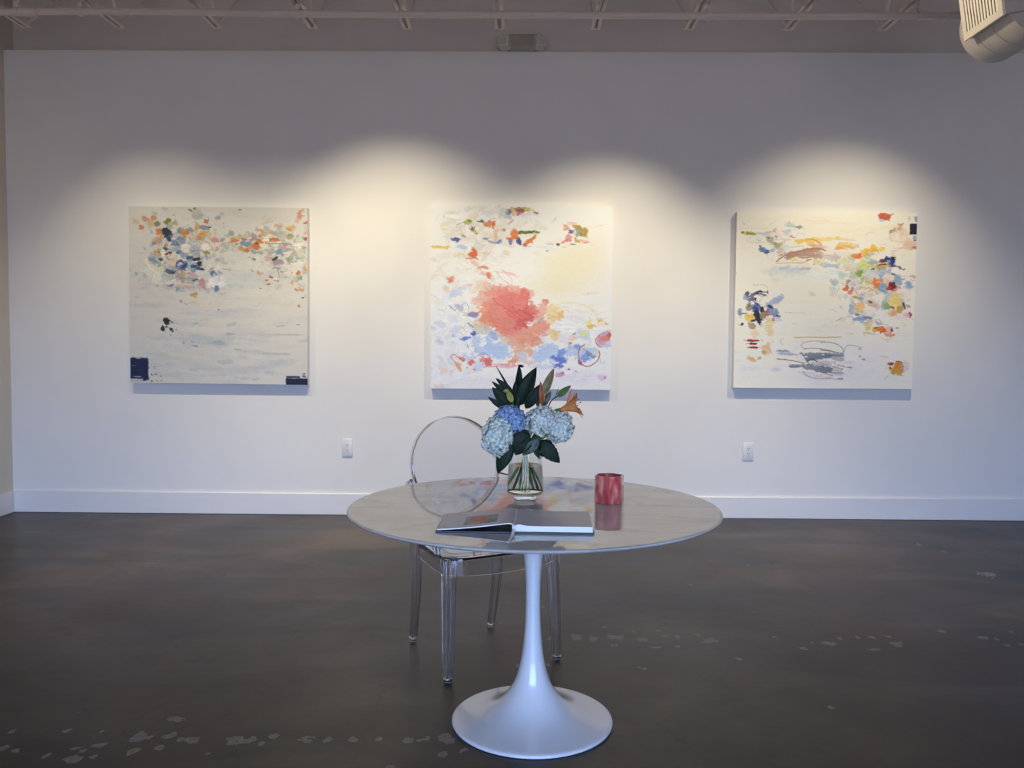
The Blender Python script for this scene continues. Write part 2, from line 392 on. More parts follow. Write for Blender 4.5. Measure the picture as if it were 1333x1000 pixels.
for px in (22, 105, 387, 923, 1197):
    q = at(px, 15 if px < 200 else (17.8 if px < 500 else 20.6), PY); bm = bmesh.new()
    add_tube(bm, [(q.x-.012, 0, q.z-pz), (q.x+.012, 0, q.z-pz)], .027, 12)
    add_box(bm, (q.x-.013, -.006, q.z-pz+.02), (q.x+.013, .006, q.z-pz+.055)); add_tube(bm, [(q.x, 0, q.z-pz+.05), (q.x, 0, ZC-pz-.001)], .006, 6)
    bm_obj('pipe_hanger', bm, pipe_m, pipe, True, 40)

# ------------------------------------------------------------------ emergency light on the ledge
el = empty('emergency_light', (at(680, 57, W).x, W, 3.3565)); tag(el, 'beige twin head emergency light on the ledge at the top of the wall', 'emergency light')
bm = bmesh.new(); add_box(bm, (-.100, -.03, 0), (.100, .118, .118), .02, seg=3); bm_obj('housing', bm, lamp_body, el, True, 40)
for s in (-1, 1):
    bm = bmesh.new(); M = Matrix.Translation((s*.128, -.035, .060)) @ Matrix.Rotation(s*.35, 4, 'Z') @ Matrix.Rotation(-.2, 4, 'X')
    add_box(bm, (-.040, -.03, -.048), (.040, .05, .048), .008, M=M); hd = bm_obj('lamp_head', bm, lamp_grey, el, True, 40)
    bm = bmesh.new()
    for i in range(5):
        for k in range(5):
            add_box(bm, (-.036+i*.0148, -.036, -.041+k*.0170), (-.036+i*.0148+.0108, -.028, -.041+k*.0170+.0120), .002, M=M)
    bm_obj('lens', bm, lamp_lens, hd)

# ------------------------------------------------------------------ duct with grille
YF = 4.2; dc = at(1291, 39, YF); DR = 41.5*YF/F
duct = empty('air_duct', (dc.x, YF, dc.z)); tag(duct, 'painted round air duct with a slatted grille in the top right corner', 'air duct')
prof = []
V = []; Fc = []; n = 64
ys = [0, -.004, -.125, -.128, -.132, -.250, -.253, -.257, -.40]
rr = [DR*.97, DR, DR, DR-.004, DR, DR, DR-.004, DR, DR]
for y, r in zip(ys, rr):
    for k in range(n): V.append((r*math.cos(2*PI*k/n), y, r*math.sin(2*PI*k/n)))
for i in range(len(ys)-1):
    for k in range(n):
        l = (k+1) % n; Fc.append((i*n+k, i*n+l, (i+1)*n+l, (i+1)*n+k))
Fc.append(tuple(range(n))); Fc.append(tuple(range((len(ys)-1)*n, len(ys)*n))[::-1])
bm = bmesh.new(); me = bpy.data.meshes.new('t'); me.from_pydata(V, [], Fc); bm.from_mesh(me); bpy.data.meshes.remove(me)
bm_obj('duct_body', bm, duct_m, duct, True, 50)
g0 = at(1255, 54, 4.1); gy1, gy0 = 4.1, 3.775; GH = .34; TILT = math.atan(.165)
Mg = Matrix.Translation((g0.x-dc.x, -YF, g0.z-dc.z)) @ Matrix.Rotation(-TILT, 4, 'Y')
bm = bmesh.new(); add_box(bm, (.012, gy0+.008, .006), (.46, gy1-.004, GH-.006), .003, M=Mg); boot = bm_obj('boot_box', bm, duct_m, duct)
bm = bmesh.new(); fwid = .032
for lo, hi in (((0, gy0, 0), (.012, gy1, fwid)), ((0, gy0, GH-fwid), (.012, gy1, GH)), ((0, gy0, fwid), (.012, gy0+fwid, GH-fwid)), ((0, gy1-fwid, fwid), (.012, gy1, GH-fwid))):
    add_box(bm, lo, hi, M=Mg)
fr_ = bm_obj('grille_frame', bm, grille_m, duct)
bm = bmesh.new(); add_box(bm, (.0105, gy0+fwid, fwid), (.0118, gy1-fwid, GH-fwid), M=Mg); bm_obj('grille_back', bm, grille_dark, fr_)
ns = 11
for i in range(ns):
    y = gy0+fwid+(i+.5)*(gy1-gy0-2*fwid)/ns; bm = bmesh.new()
    add_box(bm, (-.003, -.0050, fwid), (.003, .0050, GH-fwid), M=Mg @ Matrix.Translation((.005, y, 0)) @ Matrix.Rotation(.35, 4, 'Z')); bm_obj('slat', bm, grille_m, fr_)

# ------------------------------------------------------------------ outlets
def outlet():
    r = empty('wall_outlet')
    bm = bmesh.new(); add_box(bm, (-.0385, -.007, -.065), (.0385, 0, .065), .0035, seg=2); bm_obj('cover_plate', bm, plate_m, r, True, 40)
    for s in (-1, 1):
        V, Fc = [], []; bm = bmesh.new(); n = 20
        ring = []
        for k in range(n):
            a = 2*PI*k/n; ring.append((.017*math.cos(a), max(-.0135, min(.0135, .017*math.sin(a)))))
        v0 = [bm.verts.new((x, -.0066, z+s*.0195)) for x, z in ring]; v1 = [bm.verts.new((x, -.0085, z+s*.0195)) for x, z in ring]
        for k in range(n): l = (k+1) % n; bm.faces.new((v0[k], v0[l], v1[l], v1[k]))
        bm.faces.new(v1); f = bm_obj('receptacle', bm, plate_m, r)
        bm = bmesh.new()
        for xx, h in ((-.0068, .009), (.0068, .0075)): add_box(bm, (xx-.0016, -.0089, s*.0195+.001), (xx+.0016, -.0080, s*.0195+.001+h))
        add_box(bm, (-.0024, -.0089, s*.0195-.0105), (.0024, -.0080, s*.0195-.0055), .0008); bm_obj('slot', bm, slot_m, f)
    bm = bmesh.new(); add_tube(bm, [(0, -.0068, 0), (0, -.0082, 0)], .0028, 10); bm_obj('screw', bm, plate_m, r)
    return r
ou = outlet(); p = at(452, 583, W); ou.location = (p.x, W-.0005, p.z)
tag(ou, 'white duplex wall outlet between the left and the middle painting', 'outlet', 'wall outlets')
o2 = copy_tree(ou); p = at(973.5, 588, W); o2.location = (p.x, W-.0005, p.z)
tag(o2, 'white duplex wall outlet under the left edge of the right painting', 'outlet', 'wall outlets')

# ------------------------------------------------------------------ painting kit: colour laid on a fine mesh of paint
_ng = {}
def vnoise(x, y, seed):
    g = _ng.setdefault(seed, np.random.default_rng(seed).random((256, 256)).astype(np.float32))
    xi = np.floor(x).astype(int); yi = np.floor(y).astype(int); fx = x-xi; fy = y-yi
    fx = fx*fx*(3-2*fx); fy = fy*fy*(3-2*fy); a = g[xi % 256, yi % 256]; b = g[(xi+1) % 256, yi % 256]; c = g[xi % 256, (yi+1) % 256]; d = g[(xi+1) % 256, (yi+1) % 256]
    return (a*(1-fx)+b*fx)*(1-fy)+(c*(1-fx)+d*fx)*fy
def fbm(x, y, seed, o=4):
    s = 0; am = .5; t = 0
    for k in range(o): s = s+am*vnoise(x*2**k+k*17.3, y*2**k+k*5.1, seed+k); t += am; am *= .5
    return s/t
class Canvas:
    def __init__(s, x0, y0, x1, y1, n, base, gain=1.0):
        s.x0, s.y0, s.x1, s.y1, s.n, s.gain, s.gray = x0, y0, x1, y1, n, gain, .08
        g = (np.arange(n)+.5)/n
        s.X, s.Y = np.meshgrid(x0+g*(x1-x0), y0+g*(y1-y0), indexing='xy')       # rows = y
        s.pend = []; s.done = False; s.col = np.zeros((n, n, 3)); s.col[:] = base; s.h = np.zeros((n, n)); s.k = 0
    def win(s, cx, cy, r):
        sx = s.n/(s.x1-s.x0); sy = s.n/(s.y1-s.y0)
        a = max(int((cx-r-s.x0)*sx), 0); b = min(int((cx+r-s.x0)*sx)+2, s.n); c = max(int((cy-r-s.y0)*sy), 0); d = min(int((cy+r-s.y0)*sy)+2, s.n)
        return (slice(c, d), slice(a, b)) if b > a and d > c else None
    def dab(s, cx, cy, rx, ry, ang, col, al=1, rough=.55, soft=.22, pw=2.2, streak=.07):
        s.k += 1; w = s.win(cx, cy, max(rx, ry)*1.5+1)
        if w is None: return
        X = s.X[w]-cx; Y = s.Y[w]-cy; c, q = math.cos(math.radians(ang)), math.sin(math.radians(ang))
        u = X*c+Y*q; v = -X*q+Y*c
        d = (np.abs(u/rx)**pw+np.abs(v/ry)**pw)**(1/pw)
        nn = fbm(s.X[w]*.34+s.k*3.7, s.Y[w]*.38+s.k*9.1, 11)-.5
        m = np.clip((1-d+nn*rough*2)/soft, 0, 1)*al
        st = vnoise(u*.12+s.k*7, v*1.6+s.k*3, 23)-.5
        cc = np.array(col, float)[None, None]*(1+st[..., None]*streak*2) if rx*ry < 900 else np.array(col, float)[None, None]*(1+st[..., None]*.02)
        s.col[w] = s.col[w]*(1-m[..., None])+cc*m[..., None]
        s.h[w] += m*(.6+st)*.6
    def rect(s, x0, y0, x1, y1, col, al=1, rough=.1):
        s.dab((x0+x1)/2, (y0+y1)/2, (x1-x0)/2, (y1-y0)/2, 0, col, al, rough, .12, 12)
    def line(s, pts, wd, col, al=1, rough=.2):
        if not s.done: s.pend.append((pts, wd, col, al, rough)); return
        P = spline([(a, b, 0) for a, b in pts], 10) if len(pts) > 2 else [Vector((*pts[0], 0)).lerp(Vector((*pts[1], 0)), t/12) for t in range(13)]
        L = [(P[i], P[i+1]) for i in range(len(P)-1)]; M = {}
        r = max((a-b).length for a, b in L)
        cx = sum(p.x for p in P)/len(P); cy = sum(p.y for p in P)/len(P); R = max(math.hypot(p.x-cx, p.y-cy) for p in P)+wd+2
        w = s.win(cx, cy, R)
        if w is None: return
        X = s.X[w]; Y = s.Y[w]; D = np.full(X.shape, 1e9)
        for a, b in L:
            dx, dy = b.x-a.x, b.y-a.y; q = dx*dx+dy*dy+1e-9; t = np.clip(((X-a.x)*dx+(Y-a.y)*dy)/q, 0, 1)
            D = np.minimum(D, np.hypot(X-a.x-t*dx, Y-a.y-t*dy))
        s.k += 1; nn = fbm(X*.8+s.k, Y*.8, 31)-.5
        m = np.clip((wd/2*(1+nn*rough*3)-D)/.5+.5, 0, 1)*al*np.clip(1+nn*rough*4, 0, 1)
        s.col[w] = s.col[w]*(1-m[..., None])+np.array(col, float)*m[..., None]; s.h[w] += m*.3
    def cluster(s, cx, cy, sx, sy, n, pal, r0, r1, ang=(0, 180), al=(.6, 1), flat=(.4, .9), rough=.4):
        R = random.Random(int(cx*7+cy*13+n))
        for _ in range(n):
            r = R.uniform(r0, r1); s.dab(R.gauss(cx, sx), R.gauss(cy, sy), r, r*R.uniform(*flat), R.uniform(*ang), R.choice(pal), R.uniform(*al), rough, .3)
    def scratch(s, cx, cy, sx, sy, n, pal, L=(4, 12), al=(.25, .6)):
        R = random.Random(int(cx*3+cy*11+n))
        for _ in range(n):
            x, y, a, l, c = R.gauss(cx, sx), R.gauss(cy, sy), R.uniform(-.7, .7)+(PI/2 if R.random() < .25 else 0), R.uniform(*L), R.uniform(-.35, .35)
            s.line([(x, y), (x+l/2*math.cos(a)-l*c*math.sin(a), y+l/2*math.sin(a)+l*c*math.cos(a)), (x+l*math.cos(a), y+l*math.sin(a))], R.uniform(.4, .9), R.choice(pal), R.uniform(*al))
    def smear(s, cx, cy, sx, sy, n, pal, L=(8, 25), T=(1, 3), al=(.2, .5), ang=(-6, 6)):
        R = random.Random(int(cx*5+cy*3+n))
        for _ in range(n):
            s.dab(R.gauss(cx, sx), R.gauss(cy, sy), R.uniform(*L), R.uniform(*T), R.uniform(*ang), R.choice(pal), R.uniform(*al), .5, .6)
    def knife(s, amp=2.2):       # drag the wet paint about so that no stroke keeps a clean outline
        n = s.n; k = n/(s.x1-s.x0)
        def n2(f, g, sd): return fbm(s.X*f, s.Y*g, sd, 3)-.5
        dx = (n2(.16, .20, 41)*2.6+n2(.5, .55, 47)*.7)*amp*k*1.1; dy = (n2(.2, .25, 53)*1.8+n2(.7, .7, 59)*.5)*amp*k
        J, I = np.meshgrid(np.arange(n), np.arange(n), indexing='xy')
        x = np.clip(J+dx, 0, n-1).astype(int); y = np.clip(I+dy, 0, n-1).astype(int)
        c = s.col[y, x]; s.h = s.h[y, x]
        d = c.copy()
        for q in (1, 2): d[:, q:] += c[:, :-q]; d[:, :q] += c[:, :q]
        d /= 3; s.col = c*.6+d*.4; s.done = True
        for q in s.pend: s.line(*q)
    def wash(s, cx, cy, rx, ry, col, al=.5, ang=0): s.dab(cx, cy, rx, ry, ang, col, al, .5, .9, 2)
def hang(cv, corners, thick, label, relief=.0012):
    tl, tr, bl, br = [at(x, y, W-thick) for x, y in corners]
    cx = (tl.x+tr.x+bl.x+br.x)/4; cz = (tl.z+tr.z+bl.z+br.z)/4; wd = ((tr.x-tl.x)+(br.x-bl.x))/2; ht = ((tl.z-bl.z)+(tr.z-br.z))/2
    r = empty('painting', (cx, W, cz)); r.rotation_euler = (0, -math.atan2(tr.z-tl.z, tr.x-tl.x)*.5, 0)
    tag(r, label, 'painting', 'abstract paintings on the gallery wall')
    bm = bmesh.new(); add_box(bm, (-wd/2, -thick+.003, -ht/2), (wd/2, -.001, ht/2), .002)
    bm_obj('canvas_wrap', bm, canvas_m, r, True, 40)
    n = cv.n; g = np.linspace(0, 1, n); U, Vv = np.meshgrid(g, g, indexing='xy')
    hh = np.clip(cv.h, 0, 3)*relief*.35+relief*.22*fbm(U*60, Vv*150, 77)
    edge = np.minimum(np.minimum(U, 1-U), np.minimum(Vv, 1-Vv)); hh = hh*np.clip(edge*60, 0, 1)
    V = np.stack([-wd/2+U*wd, -thick+.0015-hh, ht/2-Vv*ht], -1).reshape(-1, 3)
    i, j = np.meshgrid(np.arange(n-1), np.arange(n-1), indexing='ij'); a = (i*n+j).ravel(); Fc = np.stack([a, a+n, a+n+1, a+1], 1)
    me = bpy.data.meshes.new('painted_surface'); me.vertices.add(len(V)); me.vertices.foreach_set('co', V.ravel().astype(np.float32))
    me.loops.add(Fc.size); me.loops.foreach_set('vertex_index', Fc.ravel().astype(np.int32))
    me.polygons.add(len(Fc)); me.polygons.foreach_set('loop_start', np.arange(0, Fc.size, 4, dtype=np.int32)); me.update(calc_edges=True)
    me.polygons.foreach_set('use_smooth', [True]*len(Fc))
    g_ = cv.col.mean(-1, keepdims=True); c = np.clip((cv.col+(g_-cv.col)*cv.gray)*cv.gain/255, 0, .965); lin = np.where(c <= .04045, c/12.92, ((c+.055)/1.055)**2.4)
    ca = me.color_attributes.new('pigment', 'FLOAT_COLOR', 'POINT'); ca.data.foreach_set('color', np.concatenate([lin.reshape(-1, 3), np.ones((n*n, 1))], 1).ravel().astype(np.float32))
    me.materials.append(paint_m); o = bpy.data.objects.new('painted_surface', me); C.objects.link(o); o.parent = r
    return r
canvas_m = noisy('primed_canvas', (.72, .71, .68), (.76, .75, .72), 60, .8, bump=.2, bscale=400)
paint_m = mat('oil_paint', (1, 1, 1), .55); _n = paint_m.node_tree.nodes; _a = _n.new('ShaderNodeAttribute'); _a.attribute_name = 'pigment'
paint_m.node_tree.links.new(_a.outputs['Color'], _n['Principled BSDF'].inputs['Base Color'])
NP = 380; GL, GM, GR = 1.0, 1.0, 1.0
def D(cv, ox, oy, L, **k):
    for d in L:
        X, Y, RX, RY, A, col = d[:6]; al = d[6] if len(d) > 6 else .95
        cv.dab(ox+X/8, oy+Y/8, RX/8, RY/8, A, col, al, **k)
def LN(cv, ox, oy, L):
    for pts, wd, col, al in L: cv.line([(ox+x/8, oy+y/8) for x, y in pts], wd/8, col, al)
NAVY = (16, 28, 78); INK = (26, 28, 40); CREAM = (238, 232, 218)

# --- left painting: pale greys with a scatter of colour along the top, two navy blocks at the foot
cv = Canvas(167, 267, 401, 501, NP, (222, 220, 214))
cv.smear(284, 300, 70, 20, 60, [(232, 226, 210), (224, 222, 216), (214, 212, 206)], (12, 40), (3, 8), (.2, .5))
cv.smear(284, 400, 70, 35, 150, [(226, 222, 212), (206, 208, 210), (192, 198, 206), (230, 226, 216), (212, 208, 200)], (10, 40), (1.2, 5), (.2, .5))
cv.smear(284, 465, 70, 22, 130, [(206, 206, 204), (194, 200, 208), (216, 214, 208), (186, 192, 202), (222, 220, 214)], (10, 40), (1.5, 6), (.25, .55))
cv.wash(345, 360, 40, 16, (196, 206, 210), .55); cv.wash(310, 365, 30, 12, (198, 208, 214), .5)
cv.wash(330, 330, 60, 18, (212, 216, 206), .4); cv.wash(192, 345, 18, 28, (206, 212, 204), .5)
cv.wash(256, 440, 26, 10, (176, 192, 208), .6, 8); cv.wash(285, 446, 22, 7, (168, 184, 200), .5)
cv.cluster(238, 325, 30, 24, 190, [(206, 206, 200), (176, 188, 194), (222, 218, 206), (190, 186, 170), (158, 174, 188), (232, 226, 212), (170, 176, 176)], 2, 5, al=(.35, .7))
cv.cluster(345, 318, 34, 14, 130, [(206, 206, 196), (180, 192, 190), (226, 220, 206), (200, 196, 180), (170, 184, 192)], 2, 5, al=(.35, .7))
cv.cluster(375, 350, 20, 18, 70, [(214, 212, 200), (190, 198, 192), (230, 222, 206), (204, 196, 176)], 2, 5, al=(.35, .7))
cv.scratch(238, 325, 18, 20, 110, [(90, 100, 120), (236, 230, 218), (130, 120, 110), (70, 90, 130), (244, 240, 230)])
cv.scratch(360, 322, 18, 14, 60, [(120, 120, 110), (236, 230, 218), (190, 120, 80), (90, 110, 130)])
cv.scratch(290, 430, 60, 30, 6, [(170, 176, 190), (232, 230, 224), (150, 154, 164)], (6, 18), (.2, .4))
cv.cluster(215, 330, 16, 20, 60, [(216, 212, 196), (186, 194, 192), (160, 172, 182), (226, 218, 204), (148, 160, 160), (196, 188, 164)], 2.5, 6)
cv.cluster(235, 335, 22, 22, 70, [(150, 176, 200), (128, 158, 186), (226, 226, 220), (190, 200, 208), (108, 138, 170), (236, 230, 216), (206, 190, 160)], 2, 5.5)
cv.cluster(262, 310, 16, 14, 40, [(232, 226, 210), (150, 172, 190), (196, 180, 150), (212, 160, 110), (176, 190, 200)], 2, 5)
cv.cluster(320, 312, 20, 8, 50, [(212, 190, 150), (226, 150, 90), (160, 176, 180), (214, 214, 196), (186, 160, 150), (140, 164, 180)], 2, 5)
cv.cluster(362, 320, 17, 16, 60, [(176, 192, 188), (150, 178, 196), (222, 218, 206), (186, 190, 160), (200, 170, 140), (232, 228, 220), (168, 164, 172)], 2, 5.5)
cv.cluster(388, 345, 8, 22, 40, [(216, 206, 170), (166, 186, 190), (224, 150, 80), (226, 222, 212), (176, 184, 130)], 1.5, 4.5)
cv.cluster(205, 352, 18, 10, 40, [(226, 222, 208), (196, 202, 200), (170, 186, 196), (236, 230, 214)], 2, 6)
cv.smear(230, 372, 30, 9, 40, [(170, 186, 200), (196, 204, 208), (224, 222, 214), (214, 196, 180)], (5, 16), (1, 3), (.3, .6))
D(cv, 160, 260, [(120,210,50,30,10,(226,176,140),.6),(185,275,38,22,15,(224,130,90)),(230,190,45,30,60,(216,146,96),.8),(280,220,50,40,120,(224,176,130),.7),(320,180,35,30,40,(222,140,90),.8),
 (350,235,30,30,30,(130,130,90),.8),(370,315,38,38,0,(232,134,54)),(420,300,26,24,10,(30,34,60)),(455,340,50,55,30,(28,44,74)),(480,395,30,22,10,(34,60,130)),(460,215,50,30,150,(134,134,50)),(540,230,26,40,20,(176,170,120),.8),(490,260,34,36,0,(176,176,150),.8),
 (655,325,62,40,20,(226,130,56)),(650,370,20,20,0,(214,150,60),.8),(630,300,40,20,10,(206,160,110),.7),(600,400,50,36,20,(112,136,188)),(700,290,50,24,10,(130,160,190),.9),(770,270,32,36,0,(226,168,90)),(860,215,34,24,40,(206,110,80)),(840,270,50,28,0,(136,140,170),.9),(900,265,18,10,0,(50,60,110)),
 (820,345,60,26,-20,(240,160,50)),(900,335,60,14,-5,(226,206,110),.8),(785,390,36,24,-30,(234,150,80)),(955,400,40,30,10,(216,150,130)),(380,400,44,34,-30,(222,160,110),.8),(440,460,26,22,0,(210,120,60),.8),(450,500,30,14,20,(60,80,120)),(560,450,70,30,20,(98,132,178),.9),(560,500,80,30,-10,(150,184,206),.9),
 (650,480,70,60,-30,(240,234,222)),(740,460,60,60,10,(196,206,216),.9),(760,510,60,50,60,(166,178,196),.9),(860,470,50,60,-40,(244,238,224)),(870,540,46,16,10,(156,148,40)),(370,540,50,50,20,(214,160,110),.8),(375,530,16,24,0,(150,150,50),.8),(410,540,26,50,20,(244,238,226)),(470,545,50,14,-15,(116,54,44)),
 (580,540,40,22,10,(78,116,166)),(640,570,70,30,10,(140,172,202),.9),(500,640,60,46,10,(240,206,176)),(600,665,62,52,0,(50,70,136)),(592,665,26,22,30,(196,206,230)),(700,600,40,24,0,(60,96,140)),(760,605,36,22,0,(14,20,44)),(790,655,36,22,0,(20,26,58)),(760,690,60,24,10,(40,72,120)),(790,715,46,12,0,(28,40,80)),(690,650,30,50,10,(170,196,216),.8),
 (300,590,40,60,10,(170,184,200),.8),(300,620,40,30,30,(130,146,170),.7),(385,610,18,22,0,(60,60,80),.8),(400,690,26,60,0,(232,222,190),.9),(480,740,60,26,10,(72,106,156)),(510,755,30,12,0,(40,56,90),.8),(600,795,60,56,20,(184,158,158),.95),(640,760,70,16,0,(190,180,120),.7),(720,770,60,22,20,(206,160,170),.8),(700,820,70,40,0,(176,178,172),.8),(745,828,36,14,0,(80,92,140)),
 (825,860,34,70,-25,(204,150,156)),(680,870,80,16,5,(240,206,180),.9),(650,905,120,20,0,(186,160,160),.6),(940,760,32,30,40,(92,120,176)),(960,920,30,50,30,(120,146,190)),(730,975,36,22,0,(210,150,60)),(940,850,60,60,30,(240,238,230)),(270,720,60,60,30,(234,232,214),.8),(340,800,50,70,40,(236,236,222),.8),(500,850,60,30,10,(226,228,228),.9),(490,890,40,14,-20,(90,120,160),.8),
 (765,120,60,50,0,(196,194,176),.8),(700,90,18,10,0,(90,90,70),.8),(745,75,14,10,0,(110,110,60),.8),(780,160,70,30,0,(166,182,180),.7),(990,790,40,60,20,(150,150,190),.7)])
D(cv, 280, 260, [(245,85,24,8,0,(110,110,116)),(190,405,50,20,0,(226,130,70)),(220,370,80,20,-5,(206,200,140),.8),(300,390,40,18,5,(206,120,100),.9),(320,440,60,26,10,(110,156,186)),(330,505,20,26,0,(226,110,30)),(280,490,50,24,20,(196,160,90),.8),(400,365,56,40,20,(166,150,160)),(470,410,40,26,0,(226,110,40)),(485,300,50,16,25,(232,160,80)),(460,355,20,16,0,(230,150,70)),
 (420,470,40,26,30,(222,110,60)),(425,440,30,12,30,(140,80,30)),(520,470,50,30,0,(232,228,210)),(550,380,72,44,0,(244,236,220)),(620,395,60,20,0,(232,110,40)),(570,405,20,12,0,(224,120,50)),(645,245,44,20,0,(222,160,130),.8),(540,215,60,14,-20,(224,190,160),.7),(885,120,34,70,25,(218,150,124)),(850,190,30,30,25,(226,176,150),.8),(780,270,50,26,-20,(230,186,110)),(765,290,26,12,0,(216,150,70)),
 (940,210,14,16,0,(206,90,80)),(940,390,14,20,0,(206,80,74)),(945,300,10,60,0,(224,170,150),.7),(780,355,30,34,20,(150,150,90),.8),(700,350,60,50,0,(186,196,186),.7),(740,440,50,12,0,(176,160,160)),(700,500,120,22,-5,(170,172,180),.8),(665,525,44,32,20,(120,156,184)),(750,500,36,22,0,(176,166,180)),(860,460,70,30,-5,(244,240,222)),(925,490,24,46,0,(170,186,206),.9),
 (890,530,30,60,10,(206,212,180),.8),(550,590,50,32,0,(206,180,170)),(620,600,36,14,-40,(50,54,66)),(655,635,58,36,-20,(166,146,172)),(645,690,40,16,0,(136,156,176),.8),(760,600,36,36,30,(150,170,150),.9),(850,580,30,30,0,(160,184,206),.9),(870,660,50,50,10,(232,230,226)),(860,735,24,22,0,(206,120,30)),(945,700,14,40,0,(222,170,90)),(865,790,24,22,0,(150,180,206)),(905,790,14,30,-20,(150,150,60)),
 (575,780,30,12,20,(190,80,56)),(540,820,16,10,0,(196,90,60)),(565,870,20,10,0,(196,80,60)),(640,825,24,6,0,(200,120,90)),(700,725,16,8,30,(196,110,90)),(490,750,20,14,0,(216,180,150),.8),(460,908,16,6,0,(196,110,40)),(800,850,14,40,30,(206,150,90),.8),(840,920,30,12,30,(200,120,100),.7),(410,600,24,14,20,(110,136,150)),(460,530,50,22,0,(146,166,166),.8),(60,800,20,40,-30,(130,146,190),.8),(10,910,30,40,0,(100,124,184)),(40,830,60,80,-40,(232,234,238),.9),(200,880,120,20,0,(190,206,216),.7),(250,760,140,60,0,(200,208,216),.5)])
LN(cv, 280, 260, [([(80,705),(160,718)],6,(120,120,130),.8),([(520,430),(600,440),(760,432)],7,(110,124,130),.8),([(655,720),(675,800)],7,(140,130,100),.7),([(60,445),(150,425)],14,(220,180,110),.8)])
D(cv, 160, 380, [(430,300,40,32,10,(24,28,34)),(395,375,24,34,-20,(34,38,44)),(440,355,20,16,0,(60,64,70)),(490,385,26,16,0,(54,60,72)),(510,408,14,8,0,(40,44,60)),(560,393,14,5,10,(50,54,66)),(480,310,20,6,20,(50,56,60)),(540,330,8,4,0,(70,80,90)),(480,455,8,5,0,(80,90,110)),(600,90,20,12,0,(150,150,160),.8),(645,120,20,10,30,(120,126,140),.8),(730,30,28,26,0,(212,176,110)),(725,100,50,26,0,(224,206,170),.9),(830,130,60,50,30,(232,216,196),.7),
 (700,520,14,8,0,(110,130,170),.8),(740,568,36,10,5,(110,136,180),.7),(620,525,12,6,0,(100,120,160),.7),(750,325,20,8,0,(170,174,186),.7),(320,800,8,26,30,(80,84,96),.8),(280,870,10,16,-20,(60,56,70),.8),(325,870,14,8,0,(80,70,80),.8),(380,882,12,7,0,(90,100,130),.8),(280,942,12,8,0,(140,90,90),.8),(340,940,16,5,0,(170,130,120),.8),(380,935,12,5,0,(120,80,90),.8),(990,170,10,7,0,(60,60,56)),(360,560,90,50,20,(222,222,220),.7),(500,520,120,30,10,(226,226,222),.6)])
LN(cv, 160, 380, [([(400,330),(430,380),(450,440)],7,(216,220,222),1),([(430,385),(490,350)],7,(220,222,224),1)])
cv.knife()
cv.rect(160+20/8, 380+690/8, 160+255/8, 380+948/8, (20, 34, 88)); cv.rect(160+20/8, 380+918/8, 160+190/8, 380+955/8, (196, 198, 204), 1, .2)
D(cv, 160, 380, [(120,898,60,5,0,(170,180,192)),(145,700,34,6,0,(190,196,206)),(95,778,24,4,0,(140,150,176),.8),(160,840,30,20,40,(34,52,110),.6)])
cv.rect(280+730/8, 380+895/8, 405, 504, (14, 24, 70)); cv.rect(280+735/8, 380+872/8, 280+890/8, 380+895/8, (40, 56, 104)); D(cv, 280, 380, [(930,878,26,14,10,(96,116,170)),(925,850,24,8,0,(50,60,100),.8),(915,45,16,8,0,(60,70,84)),(680,345,60,8,-10,(186,182,178),.8),(870,328,26,6,0,(160,156,156),.8),(150,435,60,16,0,(170,178,192),.7),(170,330,60,20,-20,(180,190,198),.6),(620,640,180,14,0,(180,184,186),.6),(800,435,110,12,0,(184,188,184),.6),(420,915,50,6,-10,(150,160,186),.7),(230,600,70,10,0,(170,176,186),.6),(660,435,260,10,0,(196,194,188),.6),(110,730,100,30,0,(178,186,202),.5),(30,530,80,26,0,(166,182,200),.7)])
cvL = cv

# --- middle painting: coral rose over pale blue on warm cream
cv = Canvas(560, 266, 798, 507, NP, (249, 246, 236))
cv.wash(740, 345, 50, 40, (248, 238, 196), .85); cv.wash(720, 372, 50, 24, (247, 234, 190), .7); cv.wash(765, 330, 40, 50, (250, 238, 200), .6)
cv.wash(745, 315, 60, 12, (249, 240, 212), .6); cv.wash(580, 400, 26, 60, (242, 243, 244), .9); cv.wash(590, 460, 40, 50, (238, 238, 244), .9)
cv.wash(660, 498, 130, 13, (242, 234, 234), .9); cv.wash(760, 490, 50, 16, (238, 228, 234), .7)
cv.smear(620, 300, 35, 16, 60, [(246, 240, 226), (238, 226, 206), (230, 220, 206), (250, 247, 238)], (6, 22), (2, 7), (.3, .7), (-30, 30))
cv.smear(600, 350, 26, 26, 60, [(250, 246, 236), (240, 232, 214), (252, 249, 240), (236, 228, 214)], (5, 18), (2, 6), (.3, .7), (-60, 60))
cv.scratch(620, 310, 34, 24, 90, [(200, 180, 160), (255, 252, 244), (226, 170, 150), (190, 190, 180)])
cv.scratch(590, 440, 22, 34, 110, [(170, 176, 200), (255, 255, 255), (206, 196, 190), (200, 160, 150)])
cv.scratch(740, 450, 34, 24, 70, [(255, 255, 255), (190, 190, 210), (226, 190, 170)])
cv.cluster(740, 455, 34, 18, 60, [(244, 244, 246), (206, 218, 242), (240, 232, 228), (224, 232, 246)], 3, 7, al=(.3, .6))
cv.cluster(640, 300, 34, 16, 60, [(240, 232, 214), (236, 222, 200), (228, 226, 216), (246, 230, 214)], 3, 7, al=(.3, .6))
cv.cluster(625, 378, 24, 16, 60, [(250, 214, 190), (246, 236, 216), (244, 190, 160), (240, 226, 206), (252, 246, 236)], 3, 8, al=(.3, .7))
cv.cluster(590, 430, 18, 26, 70, [(246, 246, 248), (224, 230, 246), (234, 232, 236), (250, 249, 246), (206, 218, 242)], 3, 9, al=(.3, .8))
